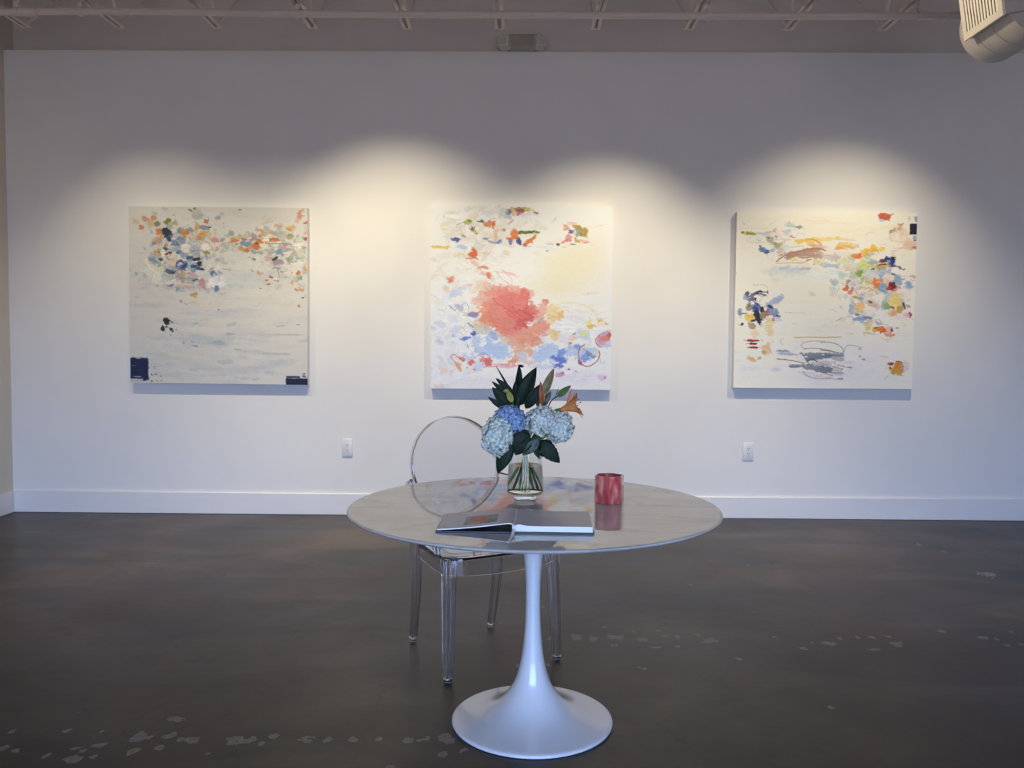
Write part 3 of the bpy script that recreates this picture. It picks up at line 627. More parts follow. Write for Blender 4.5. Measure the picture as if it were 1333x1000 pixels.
cv.cluster(585, 480, 18, 14, 40, [(238, 238, 238), (230, 226, 228), (244, 240, 232), (236, 220, 206)], 3, 8, al=(.3, .7))
D(cv, 555, 262, [(100,470,0.1,0.1,0,CREAM)])
D(cv, 555, 262, [(265,150,100,30,3,(250,248,240)),(265,100,90,24,0,(242,234,206),.8),(340,200,0.1,0.1,0,CREAM),(480,140,50,30,0,(246,220,190),.7),(620,120,60,30,0,(222,228,236),.6),(180,250,60,50,0,(242,232,200),.8),(850,100,36,40,10,(110,116,160)),(790,110,50,60,30,(220,218,206),.8),(840,150,50,26,20,(186,196,196),.8),(885,75,26,26,0,(222,206,90)),(900,110,30,36,20,(240,190,160)),(960,75,60,34,0,(176,96,96)),(960,120,40,24,-20,(214,120,120)),(880,200,40,20,-40,(240,180,160),.8),
 (425,210,42,36,-10,(196,200,70)),(440,190,18,12,0,(130,140,50)),(555,195,40,12,0,(70,84,80),.9),(495,305,34,26,30,(206,196,70)),(470,275,34,16,40,(80,86,50),.8),(500,325,20,10,0,(176,140,60)),(615,235,44,34,20,(238,140,70)),(650,210,22,16,0,(240,130,60)),(690,235,26,44,15,(238,110,50)),(740,295,50,20,-20,(246,190,160)),(710,350,24,44,0,(236,190,150),.8),(800,275,26,16,10,(176,150,80),.8),(905,330,50,60,-10,(240,130,60)),(930,370,30,34,0,(238,120,50)),(980,315,40,20,0,(80,100,40)),(850,375,36,20,0,(240,120,70),.9),(870,410,20,34,0,(110,96,150),.8),
 (960,410,26,44,0,(70,80,160)),(300,388,50,26,10,(64,90,170)),(270,390,26,14,30,(110,130,180)),(620,380,30,10,0,(110,120,170),.7),(690,415,70,16,5,(130,150,200),.8),(745,405,26,20,0,(100,116,180),.8),(380,360,30,16,0,(130,130,90),.6),(150,472,108,20,2,(252,204,70)),(365,470,74,26,0,(190,210,246)),(480,525,40,48,0,(242,96,36)),(450,578,66,12,0,(240,140,100),.9),(520,580,24,12,30,(230,110,70)),(340,550,60,34,-10,(240,224,190),.8),(540,470,70,50,0,(226,222,206),.7),
 (585,680,66,20,0,(242,140,110)),(500,640,50,20,30,(244,200,180),.8),(645,755,38,38,-20,(240,130,100)),(590,740,30,26,0,(248,200,186),.8),(250,810,44,26,-10,(242,150,120),.9),(240,820,20,14,0,(226,110,80),.8),(380,830,50,36,0,(248,250,250)),(340,910,90,26,-25,(210,222,244),.8),(300,960,80,20,-20,(190,208,242),.7),(560,880,60,60,60,(246,224,196),.8),(640,880,60,40,20,(240,200,176),.8),(860,740,90,16,20,(248,190,180),.7),(790,790,60,20,50,(250,246,240)),(820,530,50,30,20,(236,222,190),.8),(880,620,90,30,-5,(248,244,232),.9),(700,620,50,60,0,(248,246,238),.9),(620,560,40,60,30,(226,220,190),.6),(200,900,30,30,0,(244,216,190),.8)])
LN(cv, 555, 262, [([(310,240),(400,205)],8,(170,176,80),.8),([(440,270),(480,300),(500,260)],7,(60,60,50),.8),([(165,150),(270,185),(350,190)],5,(200,196,190),.7),([(230,400),(225,440)],5,(220,160,160),.6),([(730,730),(790,800),(880,860)],6,(226,120,120),.6),([(700,720),(820,740),(890,800),(890,860)],5,(226,140,140),.6),([(480,620),(560,700),(600,760)],5,(200,160,150),.6)])
D(cv, 675, 262, [(60,75,100,20,0,(206,200,90)),(20,90,50,24,0,(170,90,96)),(180,112,22,14,20,(206,120,100)),(90,130,80,24,-5,(236,222,220),.8),(370,175,50,12,-45,(232,216,206),.8),(90,310,110,18,-3,(112,128,44)),(110,318,90,8,-3,(60,84,40),.8),(170,330,40,14,0,(216,216,120),.8),(120,395,80,24,-40,(240,130,50)),(60,440,20,14,-40,(226,110,60)),(10,405,20,40,0,(70,76,150)),(540,300,30,26,30,(96,80,150)),(590,285,26,22,0,(120,130,160)),(500,270,30,24,0,(240,170,130)),
 (560,215,60,20,-5,(246,200,180),.8),(600,250,70,18,10,(206,160,70)),(640,280,50,40,40,(176,160,80)),(690,295,36,34,30,(196,150,40)),(670,330,40,20,40,(160,150,60),.8),(620,330,22,30,20,(150,166,160)),(600,395,40,18,50,(206,166,50)),(510,370,40,44,20,(236,150,150)),(480,400,40,16,-20,(230,120,130),.8),(570,330,26,50,20,(246,220,210)),(660,400,70,16,10,(240,170,160),.8),(700,415,40,5,0,(226,130,130),.8),(555,436,26,10,0,(80,90,160)),(410,436,16,12,0,(60,70,110)),(470,467,30,5,0,(226,140,120),.7),(290,498,20,4,0,(130,140,190),.7),(330,430,80,12,0,(180,196,230),.7),
 (280,470,120,14,0,(226,230,240),.7),(100,455,50,5,0,(110,140,206),.8),(490,240,26,14,20,(240,160,140),.8),(710,350,8,40,0,(236,200,140),.7),(830,236,60,3,0,(220,190,120),.6),(740,940,110,12,-2,(240,226,160),.7),(20,950,84,60,10,(240,132,124)),(60,990,60,60,0,(236,116,108))])
# the rose
D(cv, 555, 384, [(900,-60,240,60,8,(244,176,160),.9),(760,20,220,110,5,(244,150,136),.9),(600,50,140,60,0,(248,190,170),.8),(640,160,110,130,20,(242,154,120),.9),(640,250,100,90,30,(240,150,112),.9),(820,140,190,190,0,(242,138,122)),(880,60,160,110,20,(243,130,118)),(960,180,150,160,0,(240,118,108)),(800,300,160,90,20,(242,140,116),.95),(900,380,150,90,10,(240,134,116),.9),(940,470,110,80,0,(242,160,130),.85),(850,470,80,60,20,(230,190,160),.6),(970,600,90,100,0,(238,176,146),.8),(900,690,50,30,0,(242,150,110),.9),
 (560,350,90,60,10,(200,200,190),.7),(530,300,60,40,30,(230,210,170),.7),(700,390,140,40,30,(200,196,196),.7)])
D(cv, 675, 384, [(30,60,80,130,5,(242,134,122)),(50,-20,56,70,0,(243,126,116)),(150,150,70,60,20,(240,128,112)),(70,210,110,80,0,(236,108,102)),(120,200,70,50,20,(236,104,102),.9),(60,310,60,30,20,(238,106,90)),(10,300,50,60,0,(232,98,94),.8),(280,65,34,34,0,(244,150,130)),(250,150,50,80,10,(246,176,150),.8),(230,240,60,70,20,(244,170,140),.8),(240,240,30,40,-20,(186,190,206),.8),(220,330,110,70,-40,(242,154,128),.9),(120,400,140,90,0,(242,156,124),.9),(150,480,120,50,-10,(240,150,118),.8),(30,440,70,90,0,(242,160,130),.8),(280,320,60,50,-40,(244,150,130),.8),
 (330,140,50,80,20,(248,216,160),.8),(400,180,80,90,20,(246,220,150),.85),(445,210,40,60,20,(244,190,110),.8),(350,250,60,60,0,(246,206,140),.7)])
LN(cv, 555, 384, [([(690,0),(740,80),(860,150),(1000,260)],5,(206,70,70),.6),([(650,150),(680,230),(740,330)],5,(214,90,70),.6),([(900,120),(960,190),(1060,250)],5,(200,60,66),.6),([(1060,40),(1030,150),(960,150)],5,(216,80,80),.5)])
LN(cv, 675, 384, [([(105,-55),(100,60),(75,170)],6,(206,70,76),.7),([(0,140),(70,170),(150,210)],6,(190,50,60),.7),([(0,290),(80,250),(170,210)],5,(190,50,60),.7),([(60,290),(100,340)],6,(196,50,56),.7),([(150,180),(180,220),(130,280)],5,(200,70,70),.6)])
# blues and small marks along the foot
D(cv, 555, 384, [(720,560,150,90,10,(180,204,240)),(620,470,60,70,0,(176,200,238)),(780,600,90,80,0,(186,208,242)),(560,560,90,60,30,(188,208,242)),(700,420,60,40,20,(160,186,226)),(520,470,60,60,0,(190,210,240)),(440,640,60,50,0,(206,218,244)),(540,740,50,80,0,(210,222,244),.9),(590,500,44,40,20,(246,247,246)),(600,450,20,26,0,(244,245,246)),(600,485,8,6,0,(150,160,190)),(490,400,30,26,0,(76,90,196)),(410,445,56,24,-20,(90,116,216)),(370,460,26,18,0,(150,176,232)),(270,420,26,20,0,(180,200,244),.9),(310,350,60,34,-30,(206,218,246),.8),
 (410,130,44,60,0,(238,242,246)),(400,185,50,20,10,(246,220,190)),(480,200,50,36,-20,(130,140,196),.9),(500,180,40,12,-20,(216,130,100),.8),(340,130,60,40,30,(176,180,206),.7),(370,220,40,30,40,(250,248,244)),(455,580,40,60,30,(246,246,246)),(320,670,80,26,45,(246,240,226)),(365,660,34,22,30,(242,130,110)),(340,750,30,50,-30,(246,200,150),.9),(320,730,24,26,0,(248,176,110),.8),(470,705,44,30,0,(240,120,104)),(600,670,40,30,0,(244,140,126)),(650,690,44,50,30,(238,110,110)),(430,750,16,10,0,(226,120,120)),(495,778,12,12,0,(200,110,130)),(160,780,40,30,30,(244,210,190),.8),(260,810,30,50,0,(240,214,196),.7),(500,885,40,5,0,(230,160,140),.7),
 (850,730,180,12,-1,(246,160,150),.9),(760,745,180,10,0,(240,180,200),.7),(480,890,80,20,0,(246,240,236),.8),(900,880,200,40,0,(242,228,228),.7)])
LN(cv, 555, 384, [([(260,640),(290,620),(380,690),(400,670)],8,(170,80,80),.8),([(250,645),(300,700),(370,790)],8,(200,120,80),.8),([(240,110),(300,160)],9,(120,120,150),.8),([(370,100),(410,80),(440,120),(440,170)],6,(150,160,190),.8),([(380,210),(460,215),(520,200)],6,(110,120,180),.8),([(435,290),(490,335)],10,(90,96,130),.8),([(500,660),(590,600),(620,610)],5,(90,110,170),.8),([(580,620),(640,620),(680,700),(600,760)],6,(226,100,100),.8),([(590,720),(920,716)],6,(226,110,110),.7),([(600,750),(740,740)],6,(226,130,150),.7),([(430,520),(440,560)],6,(110,116,150),.7)])
D(cv, 675, 384, [(300,580,130,90,-20,(184,206,244)),(220,640,90,70,0,(188,210,245)),(380,560,60,60,0,(196,214,244)),(560,570,90,60,-20,(186,208,242)),(620,530,40,34,0,(120,150,226)),(710,600,110,90,0,(186,206,236),.9),(700,640,60,50,-20,(130,156,222),.9),(760,610,70,20,30,(110,136,196),.8),(810,570,50,50,20,(206,220,220),.8),(420,670,80,60,0,(98,124,222)),(460,590,50,40,0,(130,156,228)),(430,720,60,34,0,(86,110,214)),(370,690,50,30,20,(214,226,246)),(410,696,40,10,0,(238,242,246)),(390,740,24,16,0,(70,90,200)),
 (260,740,140,26,0,(206,216,244),.8),(110,690,100,20,10,(230,206,190),.8),(40,640,60,60,0,(206,216,232),.8),(130,580,40,60,0,(240,176,140),.8),(370,390,70,50,30,(248,214,150)),(400,380,40,50,-20,(246,206,130),.9),(270,390,40,30,0,(230,160,170),.8),(420,310,80,50,0,(248,247,246)),(560,340,80,60,0,(246,246,246)),(600,220,130,90,10,(240,238,236),.9),(690,390,80,60,0,(214,226,236),.9),(690,390,34,34,0,(240,240,150)),(500,440,90,60,0,(232,228,238),.8),(580,430,36,36,20,(246,206,190),.9),(540,490,16,12,0,(230,130,110)),(535,520,14,22,0,(240,190,130)),(590,398,18,8,-20,(150,100,110)),
 (780,315,60,22,0,(250,196,80)),(750,260,30,50,20,(250,232,150),.9),(855,250,30,44,0,(250,196,90)),(900,285,34,14,20,(246,190,100)),(880,180,80,60,0,(250,246,232),.9),(820,380,70,70,0,(248,248,248),.95),(870,300,40,50,0,(246,240,236),.8),(920,430,60,50,0,(240,130,110)),(950,410,30,30,0,(236,96,80)),(870,450,40,60,0,(226,140,150),.8),(900,500,80,40,0,(196,206,240)),(870,480,60,20,40,(230,150,160),.8),(920,380,80,22,-20,(206,190,226),.8),(650,700,22,34,-20,(180,80,130)),(430,820,60,26,-10,(222,150,196)),(460,812,30,14,-10,(206,110,170)),(545,760,14,12,0,(160,90,130)),(620,790,26,8,0,(206,180,206),.8),
 (890,850,60,30,0,(236,206,220),.9),(920,845,14,14,0,(206,130,160)),(860,840,10,16,0,(214,150,176),.8),(640,860,200,60,0,(240,234,234),.6),(640,80,220,10,3,(246,240,200),.8),(560,130,250,14,12,(244,236,196),.7),(780,150,40,14,0,(240,232,190),.7)])
LN(cv, 675, 384, [([(700,505),(650,550),(640,620),(660,690),(720,735),(780,720),(840,670),(862,610),(855,570)],10,(176,50,70),.9),([(690,510),(760,600),(860,640),(870,690)],6,(200,170,180),.7),([(690,550),(760,600)],6,(110,130,180),.7),([(860,400),(820,450),(830,500),(870,530)],10,(206,90,110),.8),([(870,400),(930,370),(965,380)],8,(196,110,130),.7),([(410,90),(560,60),(740,110),(800,170)],14,(238,228,180),.6),([(150,560),(150,680),(145,720)],6,(200,140,130),.5)])
cv.knife(); cvM = cv

# --- right painting: warm white ground, flower-like heap of colour at right, grey scribble at the foot
cv = Canvas(955, 275, 1193, 507, NP, (240, 234, 218))
cv.smear(1080, 300, 70, 14, 60, [(246, 236, 214), (240, 230, 208), (248, 240, 222), (238, 226, 206)], (12, 40), (3, 8), (.3, .6))
cv.wash(1075, 370, 75, 30, (234, 232, 214), .8); cv.wash(1050, 400, 60, 40, (240, 235, 218), .7); cv.wash(1010, 330, 40, 18, (228, 230, 222), .5)
cv.smear(1060, 420, 60, 25, 50, [(240, 234, 218), (232, 230, 216), (244, 238, 224)], (12, 36), (3, 7), (.3, .6))
cv.wash(1075, 490, 120, 18, (228, 228, 228), .8); cv.wash(1140, 460, 50, 26, (236, 230, 228), .8); cv.wash(975, 480, 26, 26, (228, 228, 226), .8)
cv.smear(1075, 478, 70, 16, 60, [(232, 230, 228), (222, 224, 228), (238, 234, 230), (226, 220, 226)], (8, 30), (2, 5), (.2, .5))
cv.wash(1165, 350, 40, 60, (242, 228, 214), .5); cv.wash(1180, 310, 14, 18, (226, 190, 160), .3)
cv.wash(1030, 352, 50, 8, (190, 206, 218), .6); cv.wash(1095, 330, 26, 10, (224, 214, 206), .5); cv.wash(1060, 362, 60, 8, (224, 234, 230), .7)
D(cv, 952, 270, [(145,262,72,22,2,(140,140,30)),(110,262,18,16,0,(216,210,120)),(85,262,14,24,0,(120,130,30)),(100,170,24,10,20,(200,200,170),.7),(320,440,60,28,12,(80,124,170)),(350,448,30,18,-20,(36,84,140)),(280,405,20,12,30,(30,66,110)),(400,440,30,26,0,(150,176,206),.8),(300,260,100,16,0,(196,204,200),.8),(330,285,60,20,0,(176,196,208),.7),(230,320,80,60,0,(220,222,220),.6),(410,240,18,16,0,(110,60,70),.9),(435,215,12,8,0,(120,90,90)),(430,240,50,30,0,(240,216,200),.7),(385,330,44,36,20,(166,166,140)),(360,305,26,12,20,(96,90,80),.8),
 (465,390,60,34,0,(170,166,130)),(430,380,34,20,40,(150,150,120),.8),(460,310,14,34,-20,(120,136,160)),(520,310,60,44,10,(240,234,224)),(550,245,36,34,0,(190,204,220)),(570,170,60,20,0,(200,210,220),.9),(680,205,44,18,-5,(130,156,170)),(640,190,80,5,0,(130,130,140),.7),(660,250,70,50,0,(244,236,222)),(560,240,20,22,0,(200,210,224)),(590,290,16,18,30,(190,90,70),.8),(620,300,26,6,20,(176,100,80),.8),(730,335,90,22,-5,(248,196,90)),(860,330,90,30,10,(246,200,110),.9),(820,380,60,30,20,(240,186,110),.9),(940,320,100,22,0,(240,206,140),.8),(900,400,80,30,0,(214,170,140),.7),
 (540,410,60,30,-20,(222,226,226)),(480,440,30,40,30,(206,186,170),.8),(700,470,190,30,-6,(184,146,130)),(800,440,130,24,-8,(186,146,132)),(850,490,110,30,8,(190,154,140)),(620,500,80,18,-20,(180,140,124)),(740,510,60,20,0,(196,170,156)),(900,480,60,40,0,(206,180,160),.7),(640,535,40,22,0,(222,222,150)),(880,560,80,32,0,(222,216,170)),(840,578,14,10,0,(150,160,80)),(745,580,60,34,10,(244,226,210)),(700,560,50,16,0,(238,216,206)),(790,540,36,10,-20,(140,90,80),.8),(600,630,190,18,2,(196,204,214),.8),(540,620,60,20,-20,(190,198,210),.7),(760,625,60,16,0,(180,184,196),.8),(960,590,60,30,0,(196,200,210),.8),(850,680,90,40,10,(232,238,232)),(990,440,70,40,0,(240,226,216),.8),
 (390,690,26,26,30,(206,212,200),.7),(440,740,60,60,20,(222,226,208),.6)])
LN(cv, 952, 270, [([(455,562),(520,510),(640,460),(860,420),(970,440)],14,(170,120,104),.85),([(480,530),(600,470),(760,440)],10,(176,126,110),.8),([(540,520),(700,490),(900,500)],10,(180,130,116),.8),([(600,480),(760,520),(940,470)],9,(186,140,126),.8),([(450,580),(600,572),(720,570),(800,545)],6,(170,120,110),.7),([(760,320),(850,330),(920,370)],10,(190,130,60),.7),([(240,262),(300,270),(400,245)],6,(150,176,180),.8),([(150,330),(160,360),(340,360)],5,(190,180,190),.7),([(600,410),(720,395),(740,410)],5,(170,140,130),.7),([(60,215),(350,212)],5,(200,200,190),.6),([(740,200),(745,290)],5,(200,190,180),.6),([(560,190),(660,195),(740,210)],4,(130,130,150),.6)])
cv.scratch(1135, 375, 24, 26, 110, [(120, 110, 110), (250, 246, 236), (170, 140, 110), (110, 130, 160)])
cv.scratch(1010, 308, 16, 7, 30, [(150, 140, 140), (250, 244, 230), (176, 170, 190)])
cv.scratch(985, 400, 14, 16, 40, [(80, 80, 110), (246, 240, 228), (150, 150, 180)])
cv.scratch(1075, 476, 14, 6, 40, [(110, 116, 126), (240, 238, 234), (160, 150, 156)], (6, 18))
cv.cluster(1135, 375, 24, 24, 130, [(226, 216, 200), (200, 204, 204), (214, 206, 176), (188, 196, 204), (236, 224, 210)], 2.5, 6, al=(.35, .7))
cv.cluster(1115, 345, 16, 12, 40, [(214, 206, 170), (186, 200, 130), (206, 210, 200), (190, 196, 206), (232, 222, 190)], 2.5, 6)
cv.cluster(1130, 365, 20, 16, 50, [(222, 216, 206), (196, 200, 206), (236, 222, 206), (170, 184, 196), (226, 214, 176)], 2.5, 6.5)
cv.cluster(1150, 390, 20, 16, 50, [(236, 226, 216), (206, 206, 210), (236, 206, 186), (180, 190, 200), (216, 200, 150)], 2.5, 6.5)
cv.cluster(1128, 405, 14, 12, 40, [(226, 206, 180), (200, 206, 214), (240, 230, 220), (220, 190, 150), (170, 186, 206)], 2, 5)
D(cv, 1074, 270, [(610,80,66,40,10,(206,84,56)),(560,60,26,22,0,(214,100,60)),(650,60,50,16,0,(200,100,80),.8),(580,125,40,14,0,(176,196,214)),(550,100,12,30,0,(190,206,220)),(610,70,14,10,60,(240,160,80)),(770,165,34,26,10,(190,146,110)),(760,205,30,18,-20,(150,106,70)),(690,230,36,22,-30,(132,104,78)),(740,200,60,40,0,(236,210,186),.6),(800,250,60,50,0,(232,206,184),.7),(700,270,40,50,0,(226,206,190),.6),(890,370,80,50,10,(226,190,166),.8),(860,330,50,30,0,(232,204,184),.7),(930,400,40,14,0,(140,90,70)),(840,410,130,14,0,(220,176,150),.6),
 (940,110,26,34,0,(136,166,190)),(935,300,24,30,0,(150,176,196)),(938,328,18,8,0,(60,60,76)),(865,95,20,34,0,(214,210,196),.8),(120,305,30,24,0,(246,196,90)),(60,315,110,10,0,(240,206,140)),(220,325,110,10,5,(230,206,170),.7),(190,385,110,40,0,(240,196,126)),(130,412,60,14,0,(226,166,90)),(250,400,50,14,20,(230,176,100)),(330,498,50,36,0,(238,120,44)),(300,480,26,18,0,(240,140,70)),(410,450,48,36,10,(244,188,70)),(490,415,56,38,20,(246,190,60)),(590,418,50,18,-5,(246,204,90)),(440,480,26,18,0,(220,176,60)),(60,510,80,34,0,(206,192,190),.8),(70,600,100,20,0,(166,190,210),.9),(60,660,90,30,0,(216,230,232)),
 (380,585,60,50,-30,(206,216,130)),(460,590,36,34,0,(222,226,110)),(350,660,38,50,0,(136,166,74)),(270,655,34,30,20,(176,186,130)),(390,740,30,40,30,(176,196,120)),(300,610,80,60,10,(222,216,196),.7),(190,540,40,50,0,(222,224,176),.8),(170,690,50,30,0,(190,214,220)),(480,560,60,26,0,(160,184,190)),(630,530,60,36,-20,(24,44,130)),(690,560,46,50,10,(20,44,140)),(650,545,30,20,0,(150,170,200)),(700,510,26,18,0,(24,30,60)),(580,540,44,16,-20,(130,60,60)),(600,590,80,34,-8,(212,176,110)),(560,615,50,26,0,(196,166,90)),(600,580,50,6,-8,(50,44,50)),(490,628,20,12,-30,(30,44,100)),(640,650,90,34,-5,(170,190,210)),
 (500,680,70,50,0,(206,210,214)),(590,710,30,30,0,(140,170,200)),(660,720,60,60,0,(242,214,200)),(655,770,34,34,0,(240,176,156)),(760,650,70,34,0,(244,236,226)),(770,740,56,60,20,(140,172,204)),(870,790,60,44,20,(140,172,206)),(700,800,50,44,0,(120,30,40)),(740,840,60,20,-20,(206,120,120),.9),(660,830,30,24,0,(190,70,80)),(545,780,56,60,0,(238,120,44)),(550,765,24,14,0,(246,170,110)),(465,775,30,30,0,(232,176,110)),(615,840,50,54,10,(140,168,200)),(220,820,26,54,-10,(222,110,70)),(280,870,34,36,30,(226,130,100)),(290,830,30,16,0,(96,136,180)),(240,770,30,34,0,(130,150,130)),(290,770,60,50,0,(216,210,214)),(350,850,50,60,20,(246,226,212)),(440,830,60,50,0,(236,218,190)),
 (560,930,80,40,0,(240,238,226)),(440,920,60,44,0,(226,222,212)),(740,930,66,70,20,(236,210,120)),(680,900,30,40,0,(214,206,196)),(830,880,90,60,20,(244,226,212)),(320,930,24,20,0,(214,160,50)),(380,940,44,34,20,(166,176,196)),(820,625,24,14,0,(150,140,120)),(770,605,40,10,20,(60,60,90),.8),(910,700,40,16,0,(214,170,160)),(730,680,26,12,30,(90,110,140)),(430,770,60,10,30,(190,196,120),.7),(630,970,34,30,0,(196,206,150))])
cv.knife(); cv.rect(1074+872/8, 270+150/8, 1074+985/8, 270+270/8, (28, 28, 52))
LN(cv, 1074, 270, [([(680,330),(800,345),(900,345)],5,(206,180,160),.7),([(670,250),(665,310),(700,340)],6,(190,170,150),.7),([(560,380),(640,370)],4,(170,160,150),.6)])
D(cv, 950, 386, [(185,20,50,30,30,(186,190,210)),(480,40,80,34,-30,(160,172,206)),(400,90,60,30,-20,(176,186,212)),(215,30,26,20,0,(110,110,150)),(205,110,50,40,10,(150,146,120)),(95,165,26,50,0,(140,156,176)),(130,180,50,8,0,(110,120,140),.8),(270,120,46,50,20,(80,96,170)),(290,220,40,100,-22,(34,30,56)),(335,150,24,50,-20,(40,24,50)),(390,165,32,50,10,(190,84,72)),(420,110,40,20,20,(50,60,110)),(450,170,60,50,0,(130,144,186)),(500,210,26,18,20,(50,54,90)),(340,200,36,40,0,(150,140,120)),(200,225,54,46,10,(238,200,90)),(240,255,30,12,0,(40,36,60)),(225,310,46,36,20,(166,156,130)),(120,292,18,14,0,(40,36,70)),
 (330,305,16,26,0,(214,216,226)),(415,260,50,50,20,(232,214,160)),(400,330,44,60,0,(236,220,170),.9),(455,240,18,24,0,(206,100,90)),(500,240,50,30,0,(196,204,226),.8),(260,390,50,50,30,(240,212,170),.8),(420,380,44,50,-20,(232,208,156),.8),(350,420,50,60,30,(240,234,222),.9),(390,560,66,54,40,(224,190,150)),(420,500,40,50,30,(230,196,150),.9),(360,590,30,26,0,(206,160,120)),(460,540,30,90,-30,(238,234,226)),(240,665,56,24,20,(220,180,110)),(200,640,20,24,30,(222,190,120)),(320,645,26,18,-30,(206,176,140),.9),(240,465,90,13,0,(176,40,44)),(240,498,62,12,0,(110,30,40)),(250,538,62,12,0,(150,34,36)),
 (560,575,70,14,0,(160,170,190)),(620,605,120,16,3,(170,180,200),.9),(700,730,60,20,0,(130,140,156)),(490,770,60,20,0,(206,210,222),.8),(880,610,130,26,3,(130,138,152)),(920,640,140,20,0,(120,130,146)),(860,660,80,20,0,(110,120,136)),(900,740,160,34,5,(140,146,158)),(960,770,120,26,8,(130,136,150)),(860,820,120,30,10,(214,214,210),.8),(870,682,50,13,0,(226,226,224)),(940,700,70,30,0,(206,196,200),.8),(700,170,150,4,2,(206,200,180),.8),(680,285,40,6,0,(206,202,196),.7),(740,640,60,30,0,(240,228,222),.8)])
LN(cv, 950, 386, [([(680,430),(850,424),(1000,426),(1180,418)],11,(206,180,120),.9),([(560,440),(530,470),(560,510)],6,(150,156,170),.7),([(500,655),(700,680),(780,700)],9,(150,100,96),.8),([(510,660),(600,660)],7,(90,96,110),.8),([(520,568),(620,570)],8,(90,106,140),.8),([(1000,465),(860,465),(770,490),(760,530),(830,550)],7,(150,156,160),.8),([(780,550),(860,540),(1000,550),(1150,590)],8,(140,144,150),.85),([(770,600),(830,690),(940,780),(1100,830)],8,(110,116,126),.85),([(820,680),(870,662),(930,680)],9,(70,76,86),.9),([(780,790),(840,840),(940,862),(1080,850)],9,(176,150,160),.8),([(740,730),(860,740),(1000,800)],7,(150,150,150),.8),
 ([(640,715),(640,740),(730,740)],10,(96,106,126),.8),([(170,30),(200,60),(190,110)],12,(70,70,110),.7),([(150,15),(250,-20),(300,-30),(370,-10)],14,(60,60,100),.85),([(235,0),(240,50),(300,90)],10,(40,40,80),.85),([(330,460),(280,540),(360,580)],0.1,CREAM,0),([(375,600),(375,730)],4,(214,200,170),.6)])
D(cv, 952, 270, [(255,885,50,12,-25,(54,52,96)),(300,875,26,12,10,(50,48,90)),(150,905,22,30,20,(90,90,130)),(205,920,22,26,0,(110,112,150)),(125,940,22,30,0,(170,176,200),.9),(370,880,8,26,0,(70,70,100)),(480,950,70,34,-25,(170,180,210)),(330,880,30,5,0,(60,60,90)),(240,960,16,20,0,(50,50,100))])
D(cv, 1070, 386, [(320,120,34,60,10,(160,180,206)),(405,100,50,60,0,(238,192,120)),(350,150,26,40,0,(210,206,190),.8),(380,180,30,16,0,(130,120,130),.8),(410,225,80,28,-8,(134,160,204)),(440,260,60,14,20,(170,196,220)),(500,215,50,12,10,(100,120,150),.8),(300,200,40,20,0,(206,206,206),.7),(510,130,70,70,0,(244,228,216)),(530,70,70,30,20,(206,170,160),.7),(520,50,30,14,30,(110,60,60),.8),(620,170,80,60,20,(244,232,224)),(650,80,26,50,0,(170,180,200),.9),(685,90,36,50,-10,(150,176,110)),(780,60,70,60,10,(236,210,120)),(770,160,60,30,-20,(230,170,110)),(835,120,44,40,0,(196,164,90)),(750,105,30,14,20,(130,80,70),.8),(870,80,16,40,-20,(70,54,80),.8),
 (915,90,30,20,0,(160,160,176),.8),(935,180,26,34,0,(190,60,110)),(900,180,40,26,0,(230,190,206),.8),(850,210,80,26,0,(240,220,220),.8),(600,270,36,20,20,(176,176,196),.8),(500,310,40,36,0,(226,206,130)),(575,340,34,26,0,(230,176,50)),(590,318,30,8,-10,(130,60,30)),(655,340,50,38,20,(228,98,36)),(620,330,40,26,-20,(232,130,60)),(715,330,36,26,0,(244,190,180)),(745,340,16,24,-10,(160,50,50)),(735,392,66,20,5,(240,150,120)),(800,320,30,6,0,(140,120,130),.8),(490,370,50,8,0,(206,190,140),.8),(550,385,60,6,5,(196,180,130),.7),
 (140,610,130,26,2,(150,154,166)),(60,625,80,18,0,(110,120,140)),(190,650,70,30,0,(186,176,184)),(60,700,80,20,0,(206,196,200)),(60,760,100,28,8,(120,128,144)),(190,790,70,50,10,(196,192,190),.8),(60,840,90,20,0,(232,206,206),.8),(220,860,30,10,0,(120,120,126),.7),(330,610,80,70,0,(238,236,232)),(420,620,14,12,0,(150,110,120),.8),(460,655,24,12,0,(176,140,150),.8),(325,740,22,14,0,(130,110,120),.8),(420,545,20,10,0,(140,150,156),.8),(340,700,80,30,0,(234,226,228),.8),(380,740,90,40,0,(230,220,228),.6),(690,628,50,12,5,(230,206,170),.8),(800,740,90,70,0,(226,214,170),.8),(830,720,50,56,0,(222,134,40)),(850,770,44,50,20,(226,146,50)),(790,770,44,40,0,(214,150,50)),(750,700,30,16,0,(150,50,60)),
 (745,740,12,14,0,(130,50,50)),(900,720,50,60,0,(214,206,196),.7),(820,810,70,10,10,(190,150,90),.7)])
LN(cv, 1070, 386, [([(0,480),(80,475),(180,500),(240,550),(220,590),(100,570),(0,555)],8,(130,140,140),.9),([(250,600),(270,520),(330,505),(440,530)],7,(150,156,156),.8),([(0,560),(120,570),(240,600)],7,(120,126,130),.8),([(0,690),(80,720),(250,760)],7,(130,110,120),.7),([(190,715),(260,735),(330,745)],7,(140,100,110),.7),([(0,590),(120,612),(250,620)],8,(90,100,120),.8),([(0,790),(120,800),(250,800)],8,(100,106,120),.8),([(20,860),(130,862),(240,870)],8,(180,140,146),.8),([(810,670),(860,680),(880,740),(860,770)],8,(130,50,50),.8),([(720,690),(780,690),(770,710)],7,(140,50,60),.8),([(690,865),(725,825)],6,(170,170,176),.8),([(690,355),(750,360),(750,310)],6,(120,40,40),.8)])
cvR = cv
